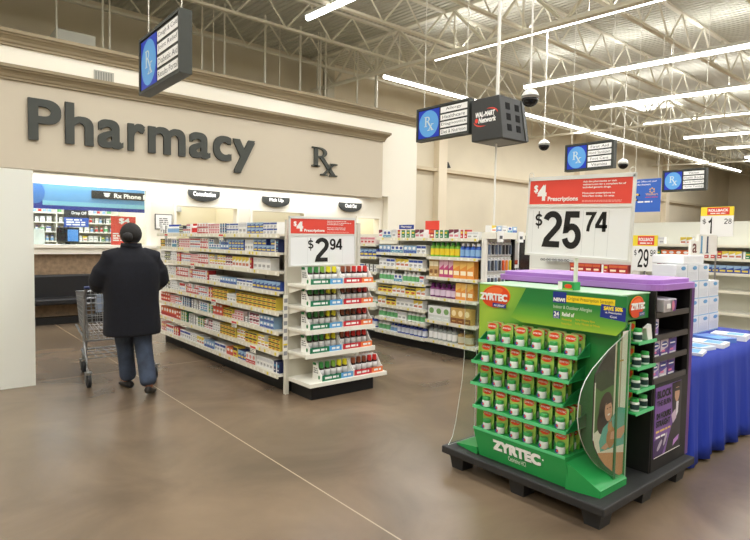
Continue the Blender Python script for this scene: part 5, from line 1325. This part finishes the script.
for i in range(15):
    for sd in (0, 1): bk.tube([P3(sd, i / 14, 0), P3(sd, i / 14, 1)], .0028, WIR, 4)
for i in range(1, 10):
    bk.tube([lerp(P3(0, 1, 0), P3(1, 1, 0), i / 10), lerp(P3(0, 1, 1), P3(1, 1, 1), i / 10)], .0028, WIR, 4)
    bk.tube([lerp(P3(0, 0, 0), P3(1, 0, 0), i / 10), lerp(P3(0, 1, 0), P3(1, 1, 0), i / 10)], .0028, WIR, 4)
for i in range(8): bk.tube([P3(0, i / 7, 0), P3(1, i / 7, 0)], .0035, WIR, 4)
bk.build('basket', ca)
gt = MB()
for v in [i / 8 for i in range(9)]: gt.tube([P3(0, 0, v), P3(1, 0, v)], .004, WIR, 5)
for i in range(1, 12): gt.tube([lerp(P3(0, 0, 0), P3(1, 0, 0), i / 12), lerp(P3(0, 0, 1), P3(1, 0, 1), i / 12)], .0028, WIR, 4)
gt.build('rear_gate', ca)
MB().box(1.56, 1.92, 6.40, 6.41, .74, .93, mat((170, 186, 210), .4)).build('seat_flap', ca)
fr = MB()
for x in (1.45, 2.03):
    fr.tube([(x, 6.22, .14), (x, 6.30, .30), (x, 6.36, .45), (x, 6.35, .9), (x, 6.24, 1.02)], .013, WIR, 7)
    fr.tube([(x, 6.28, .27), (x + (.09 if x < 1.7 else -.09), 6.95, .26)], .012, WIR, 6)
    fr.tube([(x + (.01 if x < 1.7 else -.01), 6.36, .46), (x + (.05 if x < 1.7 else -.05), 7.0, .54)], .01, WIR, 6)
    fr.tube([(x + (.05 if x < 1.7 else -.05), 6.62, .27), (x + (.03 if x < 1.7 else -.03), 6.4, .45)], .01, WIR, 6)
fr.tube([(1.54, 6.95, .26), (1.94, 6.95, .26)], .012, WIR, 6); fr.tube([(1.45, 6.36, .45), (2.03, 6.36, .45)], .011, WIR, 6)
fr.build('frame', ca)
MB().tube([(1.43, 6.235, 1.02), (2.05, 6.235, 1.02)], .016, mat((60, 70, 110), .4), 10).build('handle', ca)
rk = MB()
for i in range(8): rk.tube([lerp((1.47, 6.3, .275), (2.01, 6.3, .275), i / 7), lerp((1.54, 6.95, .265), (1.94, 6.95, .265), i / 7)], .004, WIR, 5)
for i in range(4): rk.tube([lerp((1.47, 6.3, .275), (1.54, 6.95, .265), i / 3), lerp((2.01, 6.3, .275), (1.94, 6.95, .265), i / 3)], .005, WIR, 5)
rk.build('lower_rack', ca)
for x, y in ((1.45, 6.19), (2.03, 6.19), (1.55, 6.93), (1.93, 6.93)):
    zt_ = .26 if y > 6.5 else .16
    fk = MB()
    for s_ in (-1, 1): fk.hexa([(x + s_ * .024 - .003, y - .015, .05), (x + s_ * .024 + .003, y - .015, .05), (x + s_ * .024 + .003, y + .02, .05), (x + s_ * .024 - .003, y + .02, .05), (x + s_ * .024 - .003, y - .01, .15), (x + s_ * .024 + .003, y - .01, .15), (x + s_ * .024 + .003, y + .05, .15), (x + s_ * .024 - .003, y + .05, .15)], WIR)
    fk.box(x - .03, x + .03, y - .01, y + .05, .145, .155, WIR); fk.tube([(x, y + .02, .15), (x, y + .03, zt_ + .02)], .011, WIR, 7)
    c_ = fk.build('caster_fork', ca)
    MB(Matrix.Translation((x, y, .0635)) @ Matrix.Rotation(PI / 2, 4, 'Y')).lathe([(.045, -.018), (.0625, -.013), (.0625, .013), (.045, .018)], RUBBER, 20).build('wheel', c_)

ca.location.x -= .02; ca.scale.x = 1.14

# ==================================================================== shopper
pe = thing('person', 'shopper seen from behind in dark coat and jeans pushing a cart', 'person', (1.69, 5.76, 0))
SKIN = mat((150, 100, 74), .55)
COAT = mat((15, 17, 26), .9, bump=.35, bscale=160, var=.12, vscale=30)
JEAN = mat((56, 66, 84), .85, bump=.2, bscale=220, var=.18, vscale=9)
HAIR = mat((22, 19, 18), .65, bump=.35, bscale=90)
SHOE = mat((28, 26, 26), .45)
def skin(name, chains, mt, parent, levels=2, root=0):
    bmv = bmesh.new(); idx = {}; rad = []
    def V(p, r):
        k = tuple(round(c, 4) for c in p)
        if k not in idx:
            idx[k] = bmv.verts.new(p); rad.append(r)
        return idx[k]
    for ch in chains:
        prev = None
        for p, r in ch:
            v = V(p, r)
            if prev is not None and prev is not v and bmv.edges.get((prev, v)) is None: bmv.edges.new((prev, v))
            prev = v
    me = bpy.data.meshes.new(name); bmv.to_mesh(me); bmv.free()
    o = bpy.data.objects.new(name, me); COL.objects.link(o)
    sm = o.modifiers.new('skin', 'SKIN'); sm.use_smooth_shade = True
    lay = me.skin_vertices[0] if me.skin_vertices else None
    if lay is None:
        with bpy.context.temp_override(object=o, active_object=o): bpy.ops.mesh.customdata_skin_add()
        lay = me.skin_vertices[0]
    for i, r in enumerate(rad):
        lay.data[i].radius = r if isinstance(r, tuple) else (r, r); lay.data[i].use_root = (i == root)
    sb_ = o.modifiers.new('subdivision', 'SUBSURF'); sb_.levels = levels; sb_.render_levels = levels
    dg = bpy.context.evaluated_depsgraph_get()
    m2 = bpy.data.meshes.new_from_object(o.evaluated_get(dg)); m2.materials.clear(); m2.materials.append(mt)
    for p in m2.polygons: p.use_smooth = True
    o.modifiers.clear(); o.data = m2; o.parent = parent
    return o
# body (one continuous surface): legs, trunk, arms to the cart handle, neck, head
LSH, RSH = (-.185, .0, 1.345), (.185, .0, 1.345)
LEL, REL = (-.275, .06, 1.10), (.275, .04, 1.09)
LWR, RWR = (-.16, .39, 1.06), (.28, .39, 1.06)
chains = [[((0, 0, .93), .13), ((0, 0, 1.08), .125), ((0, 0, 1.24), .13), ((0, .0, 1.36), .09), ((0, .012, 1.43), .055), ((0, .03, 1.5), .07), ((0, .035, 1.575), .086), ((0, .035, 1.635), .06)]]
for s_, SH, EL, WR in ((-1, LSH, LEL, LWR), (1, RSH, REL, RWR)):
    chains.append([((0, 0, 1.24), .13), (SH, .07), (EL, .05), (WR, .034)])
    hx, hy, hz = WR[0], WR[1], WR[2]
    chains.append([(WR, .034), ((hx, hy + .045, hz + .008), .03), ((hx, hy + .075, hz + .005), .028)])
    for f_ in range(4):
        fx = hx + (-.03 + .02 * f_); ln = (.9, 1.0, .97, .8)[f_]
        chains.append([((hx, hy + .075, hz + .005), .028), ((fx, hy + .1 * ln + .01, hz + .002), .0095), ((fx, hy + .118 * ln + .012, hz - .022), .009), ((fx, hy + .1 * ln + .008, hz - .048), .0085), ((fx, hy + .075, hz - .06), .0075)])
    tx = hx - s_ * .03
    chains.append([((hx, hy + .045, hz + .008), .03), ((tx, hy + .06, hz - .01), .012), ((tx - s_ * .006, hy + .078, hz - .035), .0105), ((tx, hy + .088, hz - .055), .0085)])
HIPL, HIPR = (-.09, 0, .88), (.09, 0, .88)
KNL, KNR = (-.035, .13, .49), (.095, -.03, .48)
ANL, ANR = (.02, .20, .10), (.085, -.24, .12)
for HP, KN, AN, toe in ((HIPL, KNL, ANL, (.01, .33, .035)), (HIPR, KNR, ANR, (.12, -.13, .035))):
    chains.append([((0, 0, .93), .13), (HP, .1), (KN, .065), (AN, .042), ((AN[0] * .7 + toe[0] * .3, AN[1] * .7 + toe[1] * .3, .055), .035), (toe, .028)])
body = skin('body', chains, SKIN, pe)
# face details
fc = MB()
for s_ in (-1, 1):
    fc.lathe([(.003, -.012), (.011, -.006), (.012, .004), (.004, .012)], PAPER, 10, (s_ * .03, .113, 1.565))
    fc.lathe([(.002, -.004), (.005, 0), (.002, .004)], BLACK, 8, (s_ * .03, .125, 1.565))
fc.build('eye', body, local=True, smooth=True)
MB().hexa([(-.014, .11, 1.525), (.014, .11, 1.525), (.008, .145, 1.53), (-.008, .145, 1.53), (-.008, .105, 1.575), (.008, .105, 1.575), (.004, .118, 1.575), (-.004, .118, 1.575)], SKIN).build('nose', body, local=True, bevel=.004)
MB().tube([(-.024, .112, 1.5), (0, .119, 1.497), (.024, .112, 1.5)], [.003, .006, .003], mat((130, 70, 62), .5), 8).build('mouth', body, local=True)
for s_ in (-1, 1): MB().lathe([(.002, -.03), (.014, -.018), (.018, .006), (.014, .024), (.002, .03)], SKIN, 10, (s_ * .092, .03, 1.55), sx=.45).build('ear', body, local=True, smooth=True)
# hair: cap plus low bun
hr = MB(); n = 20; prof = []
vs = []; fs = []
for i in range(9):
    a = PI * .5 * (1 - i / 8 * 1.55)
    for j in range(n):
        b_ = 2 * PI * j / n
        rx_, ry_, rz_ = .1, .12, .112
        drop = 1.0
        ca_, sa_ = math.cos(a), math.sin(a)
        yy = ry_ * ca_ * math.sin(b_)
        zz = rz_ * sa_
        if yy > .055 and zz < .04: yy = .055 + (yy - .055) * .2
        vs.append((rx_ * ca_ * math.cos(b_), .022 + yy, 1.575 + zz))
for i in range(8):
    for j in range(n): fs.append((i * n + j, (i + 1) * n + j, (i + 1) * n + (j + 1) % n, i * n + (j + 1) % n))
fs.append([8 * n + j for j in range(n)]); hr.add(vs, fs, HAIR)
ho = hr.build('hair', pe, local=True, smooth=True)
bn_ = MB(); bn_.lathe([(.012, -.045), (.042, -.03), (.05, 0), (.042, .03), (.012, .045)], HAIR, 14, (-.062, -.085, 1.545), sy=.8); bn_.build('hair_bun', ho, local=True, smooth=True)
# coat: trunk rings and sleeves fused by remesh
ct_ = MB()
rings = [(.585, .262, .20, .0), (.60, .268, .205, .0), (.75, .262, .20, .0), (.92, .255, .195, .0), (1.08, .258, .19, .0), (1.2, .26, .18, .0), (1.30, .24, .16, .0), (1.365, .195, .13, .0), (1.41, .13, .105, .008), (1.445, .092, .092, .012), (1.475, .088, .088, .012)]
n = 28; vs = []; fs = []
for z, a, b_, dy in rings:
    for j in range(n):
        t_ = 2 * PI * j / n; e_ = .8
        cx = math.copysign(abs(math.cos(t_)) ** e_, math.cos(t_)); cy = math.copysign(abs(math.sin(t_)) ** e_, math.sin(t_))
        vs.append((a * cx, dy + b_ * cy, z))
for i in range(len(rings) - 1):
    for j in range(n): fs.append((i * n + j, i * n + (j + 1) % n, (i + 1) * n + (j + 1) % n, (i + 1) * n + j))
fs.append(list(range(n))[::-1]); fs.append([(len(rings) - 1) * n + j for j in range(n)])
ct_.add(vs, fs, COAT)
for s_, EL, WR in ((-1, LEL, LWR), (1, REL, RWR)):
    pts = [(s_ * .10, .0, 1.35), (s_ * .2, .005, 1.325), (s_ * .25, .02, 1.21), (EL[0] + s_ * .0, EL[1], EL[2] + .02), (EL[0] * .95, EL[1] + .1, EL[2] - .025), (WR[0] * 1.02, WR[1] - .05, WR[2] - .0), (WR[0], WR[1] - .01, WR[2])]
    ct_.tube([Vector(p) for p in pts], [.10, .108, .104, .1, .09, .075, .07], COAT, 14)
co = ct_.build('coat', pe, local=True)
rm = co.modifiers.new('remesh', 'REMESH'); rm.mode = 'VOXEL'; rm.voxel_size = .014; rm.use_smooth_shade = True
smo = co.modifiers.new('smooth', 'SMOOTH'); smo.iterations = 6; smo.factor = .5
bpy.context.view_layer.update()
dg = bpy.context.evaluated_depsgraph_get()
m2 = bpy.data.meshes.new_from_object(co.evaluated_get(dg)); m2.materials.clear(); m2.materials.append(COAT)
co.modifiers.clear(); co.data = m2
from mathutils import noise
for v_ in co.data.vertices:        # cloth folds
    c_ = v_.co
    nz = noise.noise(Vector((c_.x * 5, c_.y * 5, c_.z * 2.2))) * .012 + math.sin(c_.x * 40 + c_.z * 3) * .004 * max(0, (1.0 - c_.z))
    v_.co = c_ + Vector((v_.normal.x, v_.normal.y, 0)) * nz
for p in co.data.polygons: p.use_smooth = True
# collar and jeans
MB().lathe([(.088, 1.43), (.1, 1.44), (.094, 1.485), (.084, 1.485)], COAT, 20, (0, .012, 0)).build('collar', co, local=True, smooth=True)
jch = [[((0, 0, .80), .16), ((0, 0, .70), .15)]]
for HP, KN, AN in ((HIPL, KNL, ANL), (HIPR, KNR, ANR)):
    hp2 = (HP[0], HP[1], .70)
    jch.append([((0, 0, .80), .16), (hp2, .118), (KN, .09), (lerp(KN, AN, .55), .084), ((AN[0], AN[1], AN[2] - .03), .088)])
skin('jeans', jch, JEAN, pe)
for i, (AN, toe, h0) in enumerate(((ANL, (.0, .36), 0), (ANR, (.15, -.13), .0))):
    a = Vector((AN[0], AN[1], 0)); d = (Vector((toe[0], toe[1], 0)) - a).normalized(); nrm = Vector((-d.y, d.x, 0))
    sh = MB(); st = [(-.075, .03, .07), (-.05, .042, .085), (.02, .043, .075), (.09, .048, .058), (.15, .046, .045), (.19, .028, .03)]
    vs = []; fs = []
    for q, hw, hh in st:
        lift = .035 * max(0, (.09 - q) / .16) if i == 1 else 0
        for t_ in range(8):
            an = 2 * PI * t_ / 8
            c = a + d * q + nrm * (hw * math.cos(an)); vs.append((c.x, c.y, .002 + lift + hh / 2 + hh / 2 * math.sin(an)))
    for u_ in range(len(st) - 1):
        for t_ in range(8): fs.append((u_ * 8 + t_, u_ * 8 + (t_ + 1) % 8, (u_ + 1) * 8 + (t_ + 1) % 8, (u_ + 1) * 8 + t_))
    fs.append(list(range(8))[::-1]); fs.append([(len(st) - 1) * 8 + t_ for t_ in range(8)])
    sh.add(vs, fs, SHOE); so_ = sh.build('shoe', pe, local=True, smooth=True); sd = so_.modifiers.new('subdivision', 'SUBSURF'); sd.levels = 1; sd.render_levels = 1

# ============================================================== world & output
w = bpy.data.worlds.new('world'); S.world = w; w.use_nodes = True
w.node_tree.nodes['Background'].inputs['Color'].default_value = (1, .98, .95, 1); w.node_tree.nodes['Background'].inputs['Strength'].default_value = .3
S.view_settings.view_transform = 'Standard'; S.view_settings.look = 'None'; S.view_settings.exposure = 0.0; S.view_settings.gamma = 1.0
S.view_settings.use_curve_mapping = False
S.cycles.use_denoising = True; S.cycles.max_bounces = 8; S.cycles.transparent_max_bounces = 12; S.cycles.caustics_reflective = False; S.cycles.caustics_refractive = False
S.cycles.sample_clamp_indirect = 4.0
